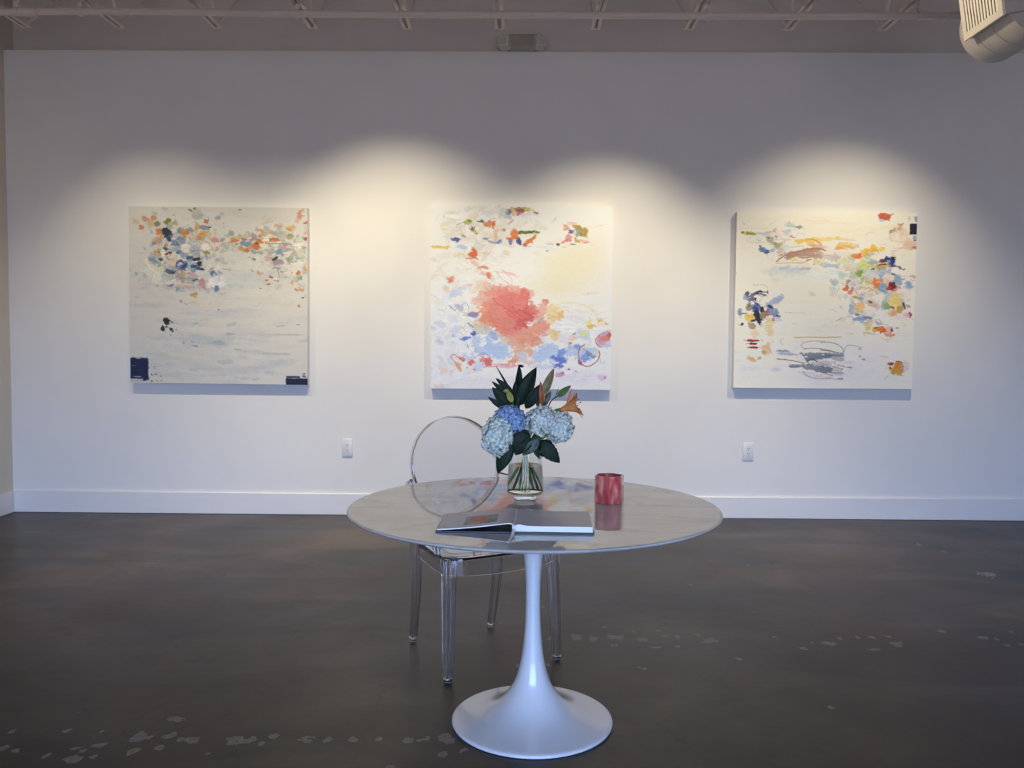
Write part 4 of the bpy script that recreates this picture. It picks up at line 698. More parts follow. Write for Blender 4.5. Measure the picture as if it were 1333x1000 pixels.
cvL.gray = .17; cvM.gray = .13; cvL.gain = np.array([.97, .975, .985]); cvM.gain = np.array([.94, .965, 1.02]); cvR.gain = np.array([1.04, 1.05, 1.07])
hang(cvL, ((168, 268), (400.5, 271), (169, 499), (400, 500.5)), .05, 'pale grey abstract painting with navy blocks in its lower corners')
hang(cvM, ((560.5, 266.5), (798, 268.5), (561, 506), (795, 507.5)), .05, 'cream abstract painting with a large coral rose shape and pale blue')
hang(cvR, ((960.5, 275.5), (1194.5, 277.5), (953.5, 504.5), (1187, 507)), .05, 'warm white abstract painting with grey scribbles and a navy square')


# ------------------------------------------------------------------ pedestal table
TX, TYY, TH = .0492, 2.7532, .73
tb = empty('pedestal_table', (TX, TYY, 0)); tag(tb, 'round marble topped table on a white trumpet shaped pedestal', 'table')
R1 = .6107
lathe_obj('tabletop', [(0, .7085), (.30, .7085), (.575, .712), (.600, .7185), (.6085, .7225), (R1, .7258), (.6095, .7285), (.6065, .7297), (.60, TH), (.3, TH), (0, TH)], marble_m, tb, 160)
prof = [(.0, .0), (.262, .0), (.2685, .0025), (.2700, .0065), (.2685, .0105), (.262, .0135), (.235, .0185), (.20, .0260), (.165, .0365), (.135, .0500), (.112, .0655), (.095, .0820), (.080, .1010), (.068, .1200),
        (.0565, .145), (.0480, .172), (.0410, .200), (.0350, .235), (.0305, .275), (.0270, .32), (.0250, .37), (.0243, .42), (.0250, .47), (.0278, .52), (.033, .565), (.040, .605), (.051, .645), (.068, .680), (.085, .699), (.095, .7083), (0, .7083)]
# smooth the trumpet profile
P3 = [Vector((r, z, 0)) for r, z in prof[5:-2]]; sp = [(p.x, p.y) for p in spline(P3, 3)]
lathe_obj('pedestal', prof[:5]+sp+prof[-2:], white_gloss, tb, 96)

# ------------------------------------------------------------------ clear armchair
ch = empty('armchair', (-.052, 3.180, 0), math.radians(30.2)); tag(ch, 'transparent plastic armchair with a round back, behind the marble table', 'chair')
def rsec(n=5, r=.35):        # rounded-square section, unit half size
    out = []
    for cx, cy, a0 in ((1-r, 1-r, 0), (-1+r, 1-r, 90), (-1+r, -1+r, 180), (1-r, -1+r, 270)):
        for k in range(n):
            a = math.radians(a0+90*k/(n-1)); out.append((cx+r*math.cos(a), cy+r*math.sin(a)))
    return out
RS = rsec()
GRV = []                      # leg section: square with a shallow flute on every face
for k in range(4):
    c, s = math.cos(k*PI/2), math.sin(k*PI/2)
    for x, y in ((1, -.86), (1, -.42), (.80, -.22), (.80, .22), (1, .42), (1, .86)): GRV.append((x*c-y*s, x*s+y*c))
for s in (-1, 1):
    pts = spline([(s*.226, .024, .462), (s*.229, .020, .40), (s*.235, .010, .2), (s*.2405, .002, .012)], 6)
    n = len(pts); l = tube_obj('leg', pts, [.0265-.0125*(k/(n-1)) for k in range(n)], acrylic, ch, ref=(1, 0, 0), sect=GRV, angle=25)
    tube_obj('foot', [(s*.2405, .002, .012), (s*.2408, .0015, .0005)], .0150, foot_m, l, 14)
for s in (-1, 1):
    pts = spline([(s*.196, .402, .462), (s*.196, .410, .38), (s*.192, .418, .25), (s*.189, .438, .12), (s*.187, .462, .012)], 6)
    n = len(pts); l = tube_obj('leg', pts, [.0215-.0095*(k/(n-1)) for k in range(n)], acrylic, ch, ref=(1, 0, 0), sect=GRV, angle=25)
    tube_obj('foot', [(s*.187, .462, .012), (s*.187, .463, .0005)], .0130, foot_m, l, 14)
# seat: thin moulded shell, edge turned down into an apron
def seat_out(t):              # outline, t in 0..1, front wider than back
    a = 2*PI*t; c, q = math.cos(a), math.sin(a)
    x = math.copysign(abs(c)**.42, c); y = math.copysign(abs(q)**.42, q)
    yy = .205+y*.222; wdt = .262-.050*(yy/.42); return x*wdt, yy
bm = bmesh.new(); N = 72; ring = []
lv = [(.05, .452), (.35, .451), (.70, .4535), (.90, .461), (.965, .4665), (.990, .4650), (1.0, .459), (1.0, .435), (1.0, None)]
def low(t):
    x, y = seat_out(t)
    return .400-.010*math.cos(min(abs(x)/.24, 1)*PI/2)
def seat_ring(sc, z, t_in=0):
    out = []
    for k in range(N):
        x, y = seat_out(k/N); zz = z if z is not None else low(k/N)
        out.append(bm.verts.new((x*sc*(1-t_in/.24), .205+(y-.205)*sc*(1-t_in/.24), zz)))
    return out
rings = [seat_ring(a, z) for a, z in lv]
inner = [seat_ring(1.0, None, .006), seat_ring(1.0, .454, .006), seat_ring(.90, .4545), seat_ring(.70, .447), seat_ring(.35, .4445), seat_ring(.05, .4455)]
al = rings+inner
for i in range(len(al)-1):
    for k in range(N): l = (k+1) % N; bm.faces.new((al[i][k], al[i][l], al[i+1][l], al[i+1][k]))
bm.faces.new(al[0]); bm.faces.new(al[-1][::-1]); bm_obj('seat', bm, acrylic, ch, True, 40)
# round back: sheet with a deep rim
BC = Vector((0, .452, .748)); BW, BH = .203, .203; tl_ = math.atan(.20)
ux = Vector((1, 0, 0)); uz = Vector((0, math.sin(tl_), math.cos(tl_))); uy = Vector((0, math.cos(tl_), -math.sin(tl_)))
def bow(x): return -.28*x*x   # the sides of the back come forward
def bp(x, z, d): return BC+ux*x+uz*z+uy*(d+bow(x))
bm = bmesh.new(); N = 96; sec = [(-.002, -.017), (.002, -.018), (.003, -.015), (.003, .015), (.002, .018), (-.002, .017), (-.003, .015), (-.003, -.015)]
rings = []
for k in range(N):
    a = 2*PI*k/N; c, s = math.cos(a), math.sin(a)
    rings.append([bm.verts.new(bp((BW+r)*c, (BH+r)*s, d)) for r, d in sec])
for k in range(N):
    l = (k+1) % N
    for i in range(8): j = (i+1) % 8; bm.faces.new((rings[k][i], rings[k][j], rings[l][j], rings[l][i]))
rim = bm_obj('back_rim', bm, acrylic, ch, True, 50)
bm = bmesh.new(); lay = []
for d in (.003, .008):
    rr_ = [[bm.verts.new(bp(0, 0, d))]]
    for q in range(1, 9):
        f = q/8*(BW-.0055)/BW; rr_.append([bm.verts.new(bp(BW*f*math.cos(2*PI*k/N), BH*f*math.sin(2*PI*k/N), d)) for k in range(N)])
    lay.append(rr_)
for rr_ in lay:
    for k in range(N):
        l = (k+1) % N; bm.faces.new((rr_[0][0], rr_[1][k], rr_[1][l]))
        for q in range(1, 8): bm.faces.new((rr_[q][k], rr_[q+1][k], rr_[q+1][l], rr_[q][l]))
for k in range(N): l = (k+1) % N; bm.faces.new((lay[0][8][k], lay[0][8][l], lay[1][8][l], lay[1][8][k]))
bm_obj('backrest', bm, acrylic, ch, True, 50)
for s in (-1, 1):
    pts = spline([(s*.085, .405, .455), (s*.088, .412, .50), (s*.098, .424, .555), (s*.112, .434, .583)], 6)
    tube_obj('back_post', pts, (.016, .009), acrylic, ch, ref=(1, 0, 0), sect=RS)
    pts = spline([(s*.249, .075, .462), (s*.262, .085, .53), (s*.286, .115, .61), (s*.292, .19, .655), (s*.280, .29, .668), (s*.245, .39, .676), (s*.206, .440, .684)], 7)
    tube_obj('armrest', pts, (.0075, .016), acrylic, ch, ref=(1, 0, 0), sect=RS)

# ------------------------------------------------------------------ open book
A = atz(566.5, 693.5, TH); B = atz(773.6, 696.6, TH); bk = empty('open_book', ((A.x+B.x)/2, (A.y+B.y)/2, TH+.0003), math.atan2(B.y-A.y, B.x-A.x))
tag(bk, 'open art book with dark cover lying on the marble table', 'book')
HWd = (B-A).length/2; DPH = .225
cover_m = noisy('book_cover', (.012, .014, .022), (.02, .022, .032), 40, .35)
page_m = noisy('printed_page', (.50, .50, .55), (.54, .54, .59), 20, .34, IOR=1.35)
def edge_mat():
    m = mat('page_edges', (.8, .82, .76), .4); n = m.node_tree.nodes; L = m.node_tree.links
    t = n.new('ShaderNodeTexCoord'); mp = n.new('ShaderNodeMapping'); mp.inputs['Scale'].default_value = (1, 1, 900); L.new(t.outputs['Object'], mp.inputs[0])
    q = n.new('ShaderNodeTexNoise'); q.inputs['Scale'].default_value = 3; L.new(mp.outputs[0], q.inputs['Vector'])
    r = n.new('ShaderNodeValToRGB'); r.color_ramp.elements[0].color = (.84, .86, .76, 1); r.color_ramp.elements[1].color = (.96, .96, .88, 1)
    L.new(q.outputs[0], r.inputs[0]); L.new(r.outputs[0], n['Principled BSDF'].inputs['Base Color']); return m
edge_m = edge_mat()
box_obj('cover', (-HWd, 0, 0), (HWd, DPH, .0055), cover_m, bk, .0008)
SPX = -HWd+.497*2*HWd
def sheet(name, top, thick, x0, x1, y0, y1, m, parent, mside=None, n=28, ny=6):
    bm = bmesh.new(); T = []; Bt = []
    for i in range(n+1):
        x = x0+(x1-x0)*i/n; T.append([]); Bt.append([])
        for j in range(ny+1):
            y = y0+(y1-y0)*j/ny; z = top(x); T[i].append(bm.verts.new((x, y, z))); Bt[i].append(bm.verts.new((x, y, max(z-thick, .0056))))
    side = []
    for i in range(n):
        for j in range(ny):
            bm.faces.new((T[i][j], T[i+1][j], T[i+1][j+1], T[i][j+1])); bm.faces.new((Bt[i][j], Bt[i][j+1], Bt[i+1][j+1], Bt[i+1][j]))
        side.append(bm.faces.new((T[i][0], Bt[i][0], Bt[i+1][0], T[i+1][0]))); side.append(bm.faces.new((T[i][ny], T[i+1][ny], Bt[i+1][ny], Bt[i][ny])))
    for j in range(ny):
        side.append(bm.faces.new((T[0][j], T[0][j+1], Bt[0][j+1], Bt[0][j]))); side.append(bm.faces.new((T[n][j], Bt[n][j], Bt[n][j+1], T[n][j+1])))
    for f in side: f.material_index = 1
    o = bm_obj(name, bm, m, parent, True, 30); o.data.materials.append(mside or m); return o
def rtop(x):
    u = (x-SPX)/(HWd-SPX); return .0215+.0045*math.exp(-((u-.06)/.07)**2)-.003*math.exp(-(u/.02)**2)
sheet('right_pages', rtop, .05, SPX, HWd-.004, .003, DPH-.003, page_m, bk, edge_m)
def ltop(x):
    u = (SPX-x)/(SPX+HWd); return .0090+.0235*max(0, 1-u/1.05)**1.5*(1-.25*math.exp(-(u/.04)**2))
lp = sheet('left_pages', ltop, .0030, -HWd+.004, SPX, .003, DPH-.003, page_m, bk, edge_m)
def picture_mat():
    m = mat('printed_picture', (.3, .3, .35), .4, IOR=1.3); n = m.node_tree.nodes; L = m.node_tree.links
    t = n.new('ShaderNodeTexCoord'); q = n.new('ShaderNodeTexNoise'); q.inputs['Scale'].default_value = 26; L.new(t.outputs['Object'], q.inputs['Vector'])
    r = n.new('ShaderNodeValToRGB'); e = r.color_ramp.elements; e[0].position = .35; e[0].color = (.09, .10, .15, 1); e[1].position = .7; e[1].color = (.36, .32, .24, 1)
    k = e.new(.5); k.color = (.22, .24, .26, 1); L.new(q.outputs[0], r.inputs[0])
    g = n.new('ShaderNodeVectorMath'); g.operation = 'DISTANCE'; cx = -HWd+.27*2*HWd
    mp = n.new('ShaderNodeMapping'); mp.inputs['Scale'].default_value = (1, .55, 0); L.new(t.outputs['Object'], mp.inputs[0]); L.new(mp.outputs[0], g.inputs[0]); g.inputs[1].default_value = (cx, .060*.55+.02, 0)
    ad = n.new('ShaderNodeMath'); ad.operation = 'MULTIPLY_ADD'; ad.inputs[1].default_value = .03; L.new(q.outputs[0], ad.inputs[0]); L.new(g.outputs['Value'], ad.inputs[2])
    r2 = n.new('ShaderNodeValToRGB'); f = r2.color_ramp.elements; f[0].position = .034; f[0].color = (1, 1, 1, 1); f[1].position = .044; f[1].color = (0, 0, 0, 1); L.new(ad.outputs[0], r2.inputs[0])
    x = n.new('ShaderNodeMix'); x.data_type = 'RGBA'; L.new(r2.outputs[0], x.inputs[0]); L.new(r.outputs[0], x.inputs[6]); x.inputs[7].default_value = (.55, .10, .05, 1)
    L.new(x.outputs[2], n['Principled BSDF'].inputs['Base Color']); return m
sheet('printed_picture', lambda x: ltop(x)+.0004, .0003, -HWd+.17*2*HWd, -HWd+.385*2*HWd, .035, .150, picture_mat(), lp)
# ribbon down the gutter and onto the table
ribbon_m = noisy('ribbon', (.78, .78, .78), (.85, .85, .85), 90, .5)
e_ = atz(661, 707, TH); Mi = bk.matrix_basis.inverted(); e_ = Matrix.Rotation(-bk.rotation_euler.z, 4, 'Z') @ (e_-bk.location)
pts = spline([(SPX, DPH-.01, .0262), (SPX+.001, .10, .0262), (SPX, .006, .0262), (SPX-.001, -.006, .024), (SPX-.001, -.014, .013), (e_.x+.008, e_.y*.45-.006, .0028), (e_.x, e_.y, .0012)], 8)
tube_obj('bookmark_ribbon', pts, (.0042, .0004), ribbon_m, bk, ref=(1, 0, 0), sect=[(1, 1), (-1, 1), (-1, -1), (1, -1)])

# ------------------------------------------------------------------ red faceted candle
c_ = atz(793, 654.2, TH); cn = empty('candle_holder', (c_.x, c_.y, TH+.0003)); tag(cn, 'red marbled faceted candle holder at the right of the table', 'candle holder')
def candle_mat():
    m = mat('marbled_red_glass', (.5, .05, .05), .12, Coat_Weight=.8, Coat_Roughness=.05); n = m.node_tree.nodes; L = m.node_tree.links
    t = n.new('ShaderNodeTexCoord'); mp = n.new('ShaderNodeMapping'); mp.inputs['Scale'].default_value = (1, 1, .35); L.new(t.outputs['Object'], mp.inputs[0])
    q = n.new('ShaderNodeTexNoise'); q.inputs['Scale'].default_value = 46; q.inputs['Detail'].default_value = 3; L.new(mp.outputs[0], q.inputs['Vector'])
    r = n.new('ShaderNodeValToRGB'); e = r.color_ramp.elements; e[0].position = .30; e[0].color = (.42, .035, .04, 1); e[1].position = .68; e[1].color = (.90, .36, .28, 1)
    k = e.new(.5); k.color = (.66, .11, .10, 1); L.new(q.outputs[0], r.inputs[0]); L.new(r.outputs[0], n['Principled BSDF'].inputs['Base Color']); return m
cm_ = candle_mat(); wax_m = noisy('red_wax', (.26, .09, .08), (.34, .12, .10), 30, .5)
n = 6; a0 = math.radians(13); Rc = .0525; prof = [(.90, 0), (1, .002), (1, .0915), (.985, .0935), (.90, .0935), (.885, .0915), (.885, .078)]
bm = bmesh.new(); rings = []
for r, z in prof:
    ring = []
    for k in range(n):
        for da in (-.10, .10):
            a = a0+2*PI*k/n+da; q = Rc*r*(math.cos(PI/n)/math.cos(PI/n-.10)) ; ring.append(bm.verts.new((q*math.cos(a), q*math.sin(a), z)))
    rings.append(ring)
for i in range(len(rings)-1):
    for k in range(2*n): l = (k+1) % (2*n); bm.faces.new((rings[i][k], rings[i][l], rings[i+1][l], rings[i+1][k]))
bm.faces.new(rings[0][::-1]); bm.faces.new(rings[-1]); bm_obj('holder_body', bm, cm_, cn)
lathe_obj('candle_wax', [(0, .0782), (.041, .0782), (.042, .080), (.036, .0812), (0, .0815)], wax_m, cn, 24)
tube_obj('wick', [(0, 0, .081), (.001, 0, .090)], .0009, cover_m, cn, 6)

# ------------------------------------------------------------------ glass vase with water
v_ = atz(683.6, 649.3, TH); VX, VY, VZ = v_.x, v_.y, TH+.0003
vs = empty('glass_vase', (VX, VY, VZ)); tag(vs, 'clear tapered glass vase with water holding the flowers', 'vase')
vout = [(0, 0), (.036, 0), (.0385, .001), (.0392, .003), (.0385, .006), (.0355, .0105), (.0365, .016), (.050, .0178), (.0595, .0205), (.0635, .0265), (.0625, .045), (.0595, .10), (.0555, .16), (.0520, .203), (.0510, .2055)]
vin = [(.0500, .2040), (.0532, .16), (.0570, .10), (.0602, .045), (.0605, .032), (.057, .0275), (.045, .0255), (0, .0250)]
lathe_obj('vase_body', vout+vin, glass_m, vs, 64)
lathe_obj('water', [(0, .0251), (.045, .0256), (.0571, .0276), (.0606, .0321), (.0603, .045), (.0568, .116), (.0563, .118), (0, .1175)], water_m, vs, 64)

# ------------------------------------------------------------------ flowers
def vivid(name, c1, c2, rough=.5, scale=40, **k): return noisy(name, c1, c2, scale, rough, lo=.38, hi=.62, **k)
leaf_dk = vivid('dark_leaf', (.006, .017, .009), (.012, .030, .014), .5, IOR=1.3)
leaf_md = vivid('green_leaf', (.018, .048, .022), (.03, .075, .032), .38)
leaf_ol = vivid('olive_leaf', (.05, .06, .03), (.10, .09, .04), .4)
stem_g = vivid('green_stem', (.05, .17, .025), (.09, .26, .04), .4)
stem_b = vivid('brown_stem', (.03, .02, .012), (.06, .035, .02), .5)
yel_m = vivid('yellow_green_petal', (.30, .30, .05), (.42, .42, .09), .4)
bud_ol = vivid('olive_bud', (.20, .17, .07), (.32, .27, .13), .45, 60)
bud_gr = vivid('green_bud', (.08, .15, .04), (.14, .24, .06), .4, 60)
orange_m = vivid('orange_petal', (.80, .25, .07), (.92, .40, .15), .45, 50)
orange_d = vivid('orange_bud_petal', (.36, .09, .03), (.5, .15, .05), .45, 50)
anther_m = vivid('dark_anther', (.03, .008, .015), (.06, .015, .02), .7)
def thick(o, t=.0006):
    m = o.modifiers.new('thickness', 'SOLIDIFY'); m.thickness = t; m.offset = 0; return o
def leaf(name, base, tip, wd, m, parent, face=(0, -1, .2), bend=.12, fold=.25, curl=0, shape=1.0, wav=.0, serr=0, mid=None):
    base, tip = Vector(base), Vector(tip); ax = tip-base; L = ax.length; ax.normalize(); f = Vector(face); f = (f-ax*f.dot(ax)).normalized(); sd = ax.cross(f)
    nu, nv = 14, 6; V = []; Fc = []
    for i in range(nu+1):
        t = i/nu; wv = math.sin(PI*t**.85)**.8*(1-.25*t)*wd/2*shape if t < 1 else 0
        wv = max(wv, wd*.02 if t < .98 else 0)
        if serr and i % 2: wv *= 1-serr
        c = base+ax*(L*t)+f*(bend*L*math.sin(PI*t)+curl*L*t*t)+sd*(wav*L*math.sin(PI*t))
        for j in range(nv+1):
            s = (j/nv-.5)*2; V.append(c+sd*(wv*s)+f*(abs(s)*wv*fold))
    for i in range(nu):
        for j in range(nv): a = i*(nv+1)+j; Fc.append((a, a+nv+1, a+nv+2, a+1))
    o = mesh_obj(name, V, Fc, m, parent, True); thick(o); return o
def bud(name, base, tip, r, m, parent):
    base, tip = Vector(base), Vector(tip); n = 12; pts = [base.lerp(tip, k/n) for k in range(n+1)]
    rad = [max(r*math.sin(PI*min(1, .12+.88*(k/n)))**.7*(1.05-.35*k/n), .0008) for k in range(n+1)]; bm = bmesh.new(); fr = frames(pts); rings = []
    for (p, a, b), q in zip(fr, rad):
        rings.append([bm.verts.new(p+(a*math.cos(2*PI*k/12)+b*math.sin(2*PI*k/12))*q*(1+.10*math.cos(6*PI*k/6))) for k in range(12)])
    for i in range(n):
        for k in range(12): l = (k+1) % 12; bm.faces.new((rings[i][k], rings[i][l], rings[i+1][l], rings[i+1][k]))
    bm.faces.new(rings[0][::-1]); bm.faces.new(rings[-1]); return bm_obj(name, bm, m, parent, True, 60)
O = Vector((VX, VY, VZ))
def P(px, py, dy=0): return at(px, py, VY+dy)-O       # point of the bouquet relative to the vase foot
NECK = Vector((0, 0, .16))
def fl(name, label, cat, group=None):
    o = empty(name, (VX, VY, VZ)); return tag(o, label, cat, group)
def head(parent, cx, cy, rx, ry, dy, rz, m, nfl=120, seed=1, tilt=0, fr=.0150):
    R = random.Random(seed); s = (VY+dy)/F; c = P(cx, cy, dy); ax, az, ay = rx*s, ry*s, rz; V = []; Fc = []
    T = Matrix.Rotation(tilt, 3, 'Y')
    # inner ball of stalks
    for i in range(nfl):
        u = 1-2*(i+.5)/nfl; ph = i*2.39996+R.uniform(-.25, .25); q = math.sqrt(1-u*u); nrm = Vector((q*math.cos(ph), q*math.sin(ph), u))
        p = T @ Vector((nrm.x*ax, nrm.y*ay, nrm.z*az))*R.uniform(.88, 1.02)+c
        nv = (T @ Vector((nrm.x/ax, nrm.y/ay, nrm.z/az))).normalized(); nv = (nv+Vector((R.uniform(-.35, .35), R.uniform(-.35, .35), R.uniform(-.2, .45)))).normalized()
        a = nv.orthogonal().normalized(); a = (Matrix.Rotation(R.uniform(0, PI), 3, nv) @ a); b = nv.cross(a); r = fr*R.uniform(.85, 1.2)
        cup = R.uniform(.0, .3)
        for k in range(4):
            d = a*math.cos(k*PI/2)+b*math.sin(k*PI/2); e = nv.cross(d); base = len(V); tw = R.uniform(-.15, .15)
            grid = []
            for t, wv in ((0.06, .10), (.35, .62), (.68, .78), (.92, .52), (1.02, .18)):
                for sgn in (-1, 0, 1):
                    grid.append(p+d*(r*t)+e*(r*wv*.72*sgn)+nv*(r*(cup*t*t+.10*(1-abs(sgn))+tw*sgn*t+.02*k)))
            V += grid
            for i2 in range(4):
                for j2 in range(2): q0 = base+i2*3+j2; Fc.append((q0, q0+3, q0+4, q0+1))
    o = mesh_obj('flower_head', V, Fc, m, parent, True); thick(o, .0005)
    return o, c
def petal_mat(name, c1, c2, c3):
    m = mat(name, c1, .6); n = m.node_tree.nodes; L = m.node_tree.links
    t = n.new('ShaderNodeTexCoord'); q = n.new('ShaderNodeTexNoise'); q.inputs['Scale'].default_value = 45; q.inputs['Detail'].default_value = 2; L.new(t.outputs['Object'], q.inputs['Vector'])
    r = n.new('ShaderNodeValToRGB'); e = r.color_ramp.elements; e[0].position = .36; e[0].color = (*c1, 1); e[1].position = .64; e[1].color = (*c3, 1); k = e.new(.5); k.color = (*c2, 1)
    L.new(q.outputs[0], r.inputs[0]); L.new(r.outputs[0], n['Principled BSDF'].inputs['Base Color'])
    n['Principled BSDF'].inputs['Subsurface Weight'].default_value = .0
    return m
blue_p = petal_mat('blue_petal', (.24, .37, .66), (.34, .50, .76), (.50, .66, .82))
pale_a = petal_mat('pale_blue_petal', (.66, .80, .78), (.78, .88, .80), (.88, .94, .76))
pale_b = petal_mat('white_blue_petal', (.70, .79, .78), (.82, .88, .82), (.90, .93, .78))
pale_c = petal_mat('pale_aqua_petal', (.66, .80, .78), (.80, .88, .80), (.88, .92, .78))
core_m = vivid('hydrangea_core', (.20, .30, .28), (.28, .38, .34), .8)
def hyd(label, cx, cy, rx, ry, dy, rz, m, seed, foot, tilt=0, n=120, core=None, sm=None):
    t = fl('hydrangea', label, 'flower', 'hydrangeas in the vase'); hd, c = head(t, cx, cy, rx, ry, dy, rz, m, n, seed, tilt)
    s = (VY+dy)/F; Vv, Ff = lathe([(math.sin(PI*k/8)*.80, -math.cos(PI*k/8)*.80) for k in range(9)], 16)
    Vv = [(Matrix.Rotation(tilt, 3, 'Y') @ Vector((x*rx*s, y*rz, z*ry*s)))+c for x, y, z in Vv]
    cr = mesh_obj('flower_core', Vv, Ff, core or m, hd, True)
    ft = Vector(foot); nk = Vector((ft.x*-.25, ft.y*-.25+.0, .175))
    tube_obj('stem', spline([ft, ft.lerp(nk, .6), nk, (nk*.45+c*.55)+Vector((0, 0, .0)), c*.86+nk*.14], 7), .0034, sm or stem_g, t, 8)
    return t
hyd('blue hydrangea head in the vase, top left of the four', 664, 547, 21.5, 18.5, -.030, .060, blue_p, 3, (.020, .012, .031), .1, 78)
hyd('large pale aqua hydrangea head hanging lowest at the left of the vase', 648, 567, 20, 26, -.060, .060, pale_a, 5, (.052, -.012, .034), .15, 88)
hyd('white hydrangea head in the middle of the bouquet, right of the blue one', 705, 548, 20, 17.5, -.040, .058, pale_b, 8, (-.018, -.014, .031), -.1, 78)
hyd('pale blue hydrangea head at the far right of the bouquet', 727, 556, 18.5, 19.5, -.010, .058, pale_c, 12, (-.052, .010, .034), -.3, 78)

# leafy branch fanning out behind and above the heads
fb = fl('leafy_branch', 'dark glossy leafy branch standing tallest at the back of the vase', 'foliage')
tube_obj('stem', spline([(-.030, .010, .031), (-.006, .014, .12), (.0, .016, .20), P(676, 545, .02), P(676, 515, .02)], 7), .0034, stem_b, fb, 8)
for b, t, wd, dy, bd, m, fc in (((668, 515), (645, 475.5), 3.2, .02, .05, leaf_dk, (0, -1, .2)), ((671, 514), (675.5, 474), 12, .03, .10, leaf_dk, (.5, -1, .1)), ((675, 476), (682, 478), 5, .028, 0, leaf_dk, (0, -1, .8)),
        ((676, 528), (698.5, 478), 24, .012, .08, leaf_dk, (-.2, -1, .2)), ((684, 532), (705.5, 499), 17, -.002, .08, leaf_dk, (.1, -1, .2)), ((672, 532), (670, 497), 15, .01, .05, leaf_dk, (.3, -1, .1))):
    leaf('leaf', P(*b, dy), P(*t, dy), wd*VY/F, m, fb, fc, bd)
fb2 = fl('leafy_branch', 'dark pointed leaves spreading left above the blue hydrangea', 'foliage')
tube_obj('stem', spline([(.0, -.024, .031), (.004, -.01, .12), (-.002, 0, .19), P(668, 545, .0), P(664, 524, .0)], 7), .003, stem_g, fb2, 8)
for b, t, wd, dy, bd in (((669, 514), (645, 492), 10, .0, .06), ((667, 520), (639.5, 496), 9, .005, .06), ((664, 530), (640.5, 504), 17, -.006, .06), ((655, 532), (635, 516.5), 8, -.01, .05), ((670, 528), (653, 500), 12, .006, .06)):
    leaf('leaf', P(*b, dy), P(*t, dy), wd*VY/F, leaf_dk, fb2, (-.1, -1, .25), bd)
yb = fl('yellow_flower', 'small curled yellow green blossom among the dark leaves', 'flower')
leaf('petal', P(667, 524, -.025), P(660, 507, -.025), 9*VY/F, yel_m, yb, (0, -1, .1), .05, .5); leaf('petal', P(663, 510, -.026), P(654.5, 509.5, -.028), 6*VY/F, yel_m, yb, (0, -1, .4), .2, .4)
tube_obj('stem', spline([(.012, -.030, .031), (.006, -.01, .12), (-.006, 0, .19), P(672, 540, -.0), P(667, 523, -.025)], 6), .0022, stem_g, yb, 8)

# lily with an open bloom and a green bud
ly = fl('lily', 'open orange lily with a small green bud at the right of the bouquet', 'flower')
lb = P(727.5, 535, -.015)
tube_obj('stem', spline([(-.045, .022, .034), (-.012, .008, .12), (.006, .004, .185), P(712, 546, .01), P(719, 538, -.008), P(729, 534, -.015)], 7), .0032, stem_g, ly, 8)
fr_b = P(730, 533.5, -.015)
leaf('petal', P(737, 528, -.01), P(744.5, 505, .006), 5*VY/F, orange_m, ly, (.4, -1, .3), .06, .4)
mo = P(756.5, 525.5, -.018); axl = (mo-fr_b).normalized(); LL = (mo-fr_b).length; e1 = axl.orthogonal().normalized(); e2 = axl.cross(e1)
for k in range(6):
    V = []; Fc = []; nu, nv = 16, 8; off = 0 if k % 2 else .0015; stretch = 1+.10*math.sin(k*2.1)
    for i in range(nu+1):
        t = i/nu; wv = 1 if t < .55 else max((1-((t-.55)/.45)**2.2), .02)
        rad = .0050+.030*t**1.35+.014*max(0, t-.65)/.35+off; hw = math.radians(36)*wv
        for j in range(nv+1):
            a = k*PI/3+.35+hw*(j/nv-.5)*2; q = rad*(1+.05*abs(j/nv-.5)*2); V.append(fr_b+axl*(LL*t*stretch-.010*max(0, t-.8)/.2)+e1*(q*math.cos(a))+e2*(q*math.sin(a)))
    for i in range(nu):
        for j in range(nv): a = i*(nv+1)+j; Fc.append((a, a+nv+1, a+nv+2, a+1))
    thick(mesh_obj('petal', V, Fc, orange_m, ly, True), .0007)
bud('flower_base', P(720, 536.5, -.012), P(734, 531.5, -.016), .0075, stem_g, ly)
for tp, dy in (((753.5, 520), -.02), ((752, 528), -.03), ((756, 524), 0.005)):
    e = P(*tp, dy); st = tube_obj('stamen', spline([fr_b, fr_b.lerp(e, .6), e], 4), .0007, bud_gr, ly, 6)
    bud('anther', e-Vector((.002, 0, .003)), e+Vector((.001, 0, .004)), .0019, anther_m, st)
tube_obj('bud_stalk', spline([P(712, 545, .008), P(714, 530, .0), P(718.5, 521, .0), P(727, 515.5, .0)], 6), .0020, stem_b, ly, 8)
tube_obj('bud_stalk', spline([P(723, 517.5, .0), P(725, 511, .0), P(726.5, 506.5, .0)], 4), .0011, stem_b, ly, 6)
bud('bud', P(726.5, 515.5, 0), P(743.3, 502, 0), .0125, bud_gr, ly)
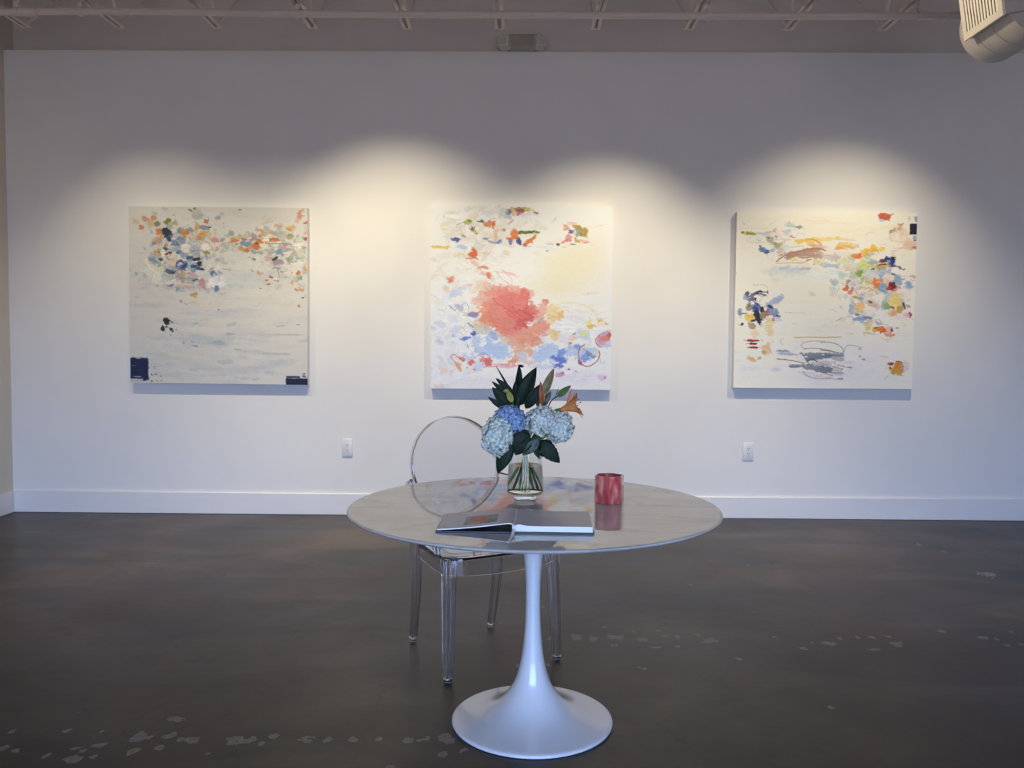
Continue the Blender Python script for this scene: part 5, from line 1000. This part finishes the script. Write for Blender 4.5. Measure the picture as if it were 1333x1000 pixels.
# closed lily stem
lc = fl('lily', 'tall closed olive lily bud with an orange bud beside it', 'flower')
tube_obj('stem', spline([(-.010, -.030, .031), (.0, -.006, .12), (.004, .004, .19), P(702, 545, .01), P(706, 528, .0), P(709, 512, .0)], 7), .003, stem_g, lc, 8)
bud('bud', P(707.5, 512.5, -.004), P(721, 479.5, -.004), .0150, bud_ol, lc); bud('bud', P(705, 526, -.012), P(703.5, 496.5, -.012), .0085, orange_d, lc); bud('bud', P(707.5, 520, -.006), P(708.5, 499, -.006), .0052, orange_m, lc)
for b, t, wd, dy, m in (((705, 530), (717.3, 509), 10, .006, leaf_md), ((700, 531), (699, 503), 7, .012, leaf_ol), ((706, 529), (709, 512), 6, -.004, leaf_ol)):
    leaf('leaf', P(*b, dy), P(*t, dy), wd*VY/F, m, lc, (.2, -1, .2), .06)
# broad leaves hanging round the neck of the vase
fb3 = fl('leafy_branch', 'broad dark serrated leaves hanging over the rim of the vase', 'foliage')
tube_obj('stem', spline([(.030, .020, .031), (.010, .012, .12), (.0, .006, .185), P(686, 566, -.01)], 7), .003, stem_b, fb3, 8)
for b, t, wd, dy, m, fc, sr in (((684, 562), (671, 593), 30, -.052, leaf_dk, (0, -1, .1), .10), ((690, 562), (668, 578), 18, -.048, leaf_dk, (0, -1, .4), 0), ((664, 572), (647.5, 617), 21, -.055, leaf_dk, (.15, -1, .1), 0),
        ((702, 572), (680, 593), 15, -.058, leaf_md, (.2, -1, .3), 0), ((697, 566), (704, 599), 20, .030, leaf_md, (0, -1, .1), 0), ((702, 574), (729, 603), 22, -.010, leaf_dk, (0, -1, .1), .10), ((700, 577), (722, 592), 24, .012, leaf_md, (0, -1, .3), 0),
        ((672, 574), (664, 588), 11, -.020, leaf_ol, (0, -1, .1), 0)):
    leaf('leaf', P(*b, dy), P(*t, dy), wd*VY/F, m, fb3, fc, .08, .15, 0, 1.1, 0, sr)
tube_obj('twig', spline([P(703, 572, .0), P(711, 563, -.0), P(717, 556, .0)], 5), .0013, stem_g, fb3, 6)
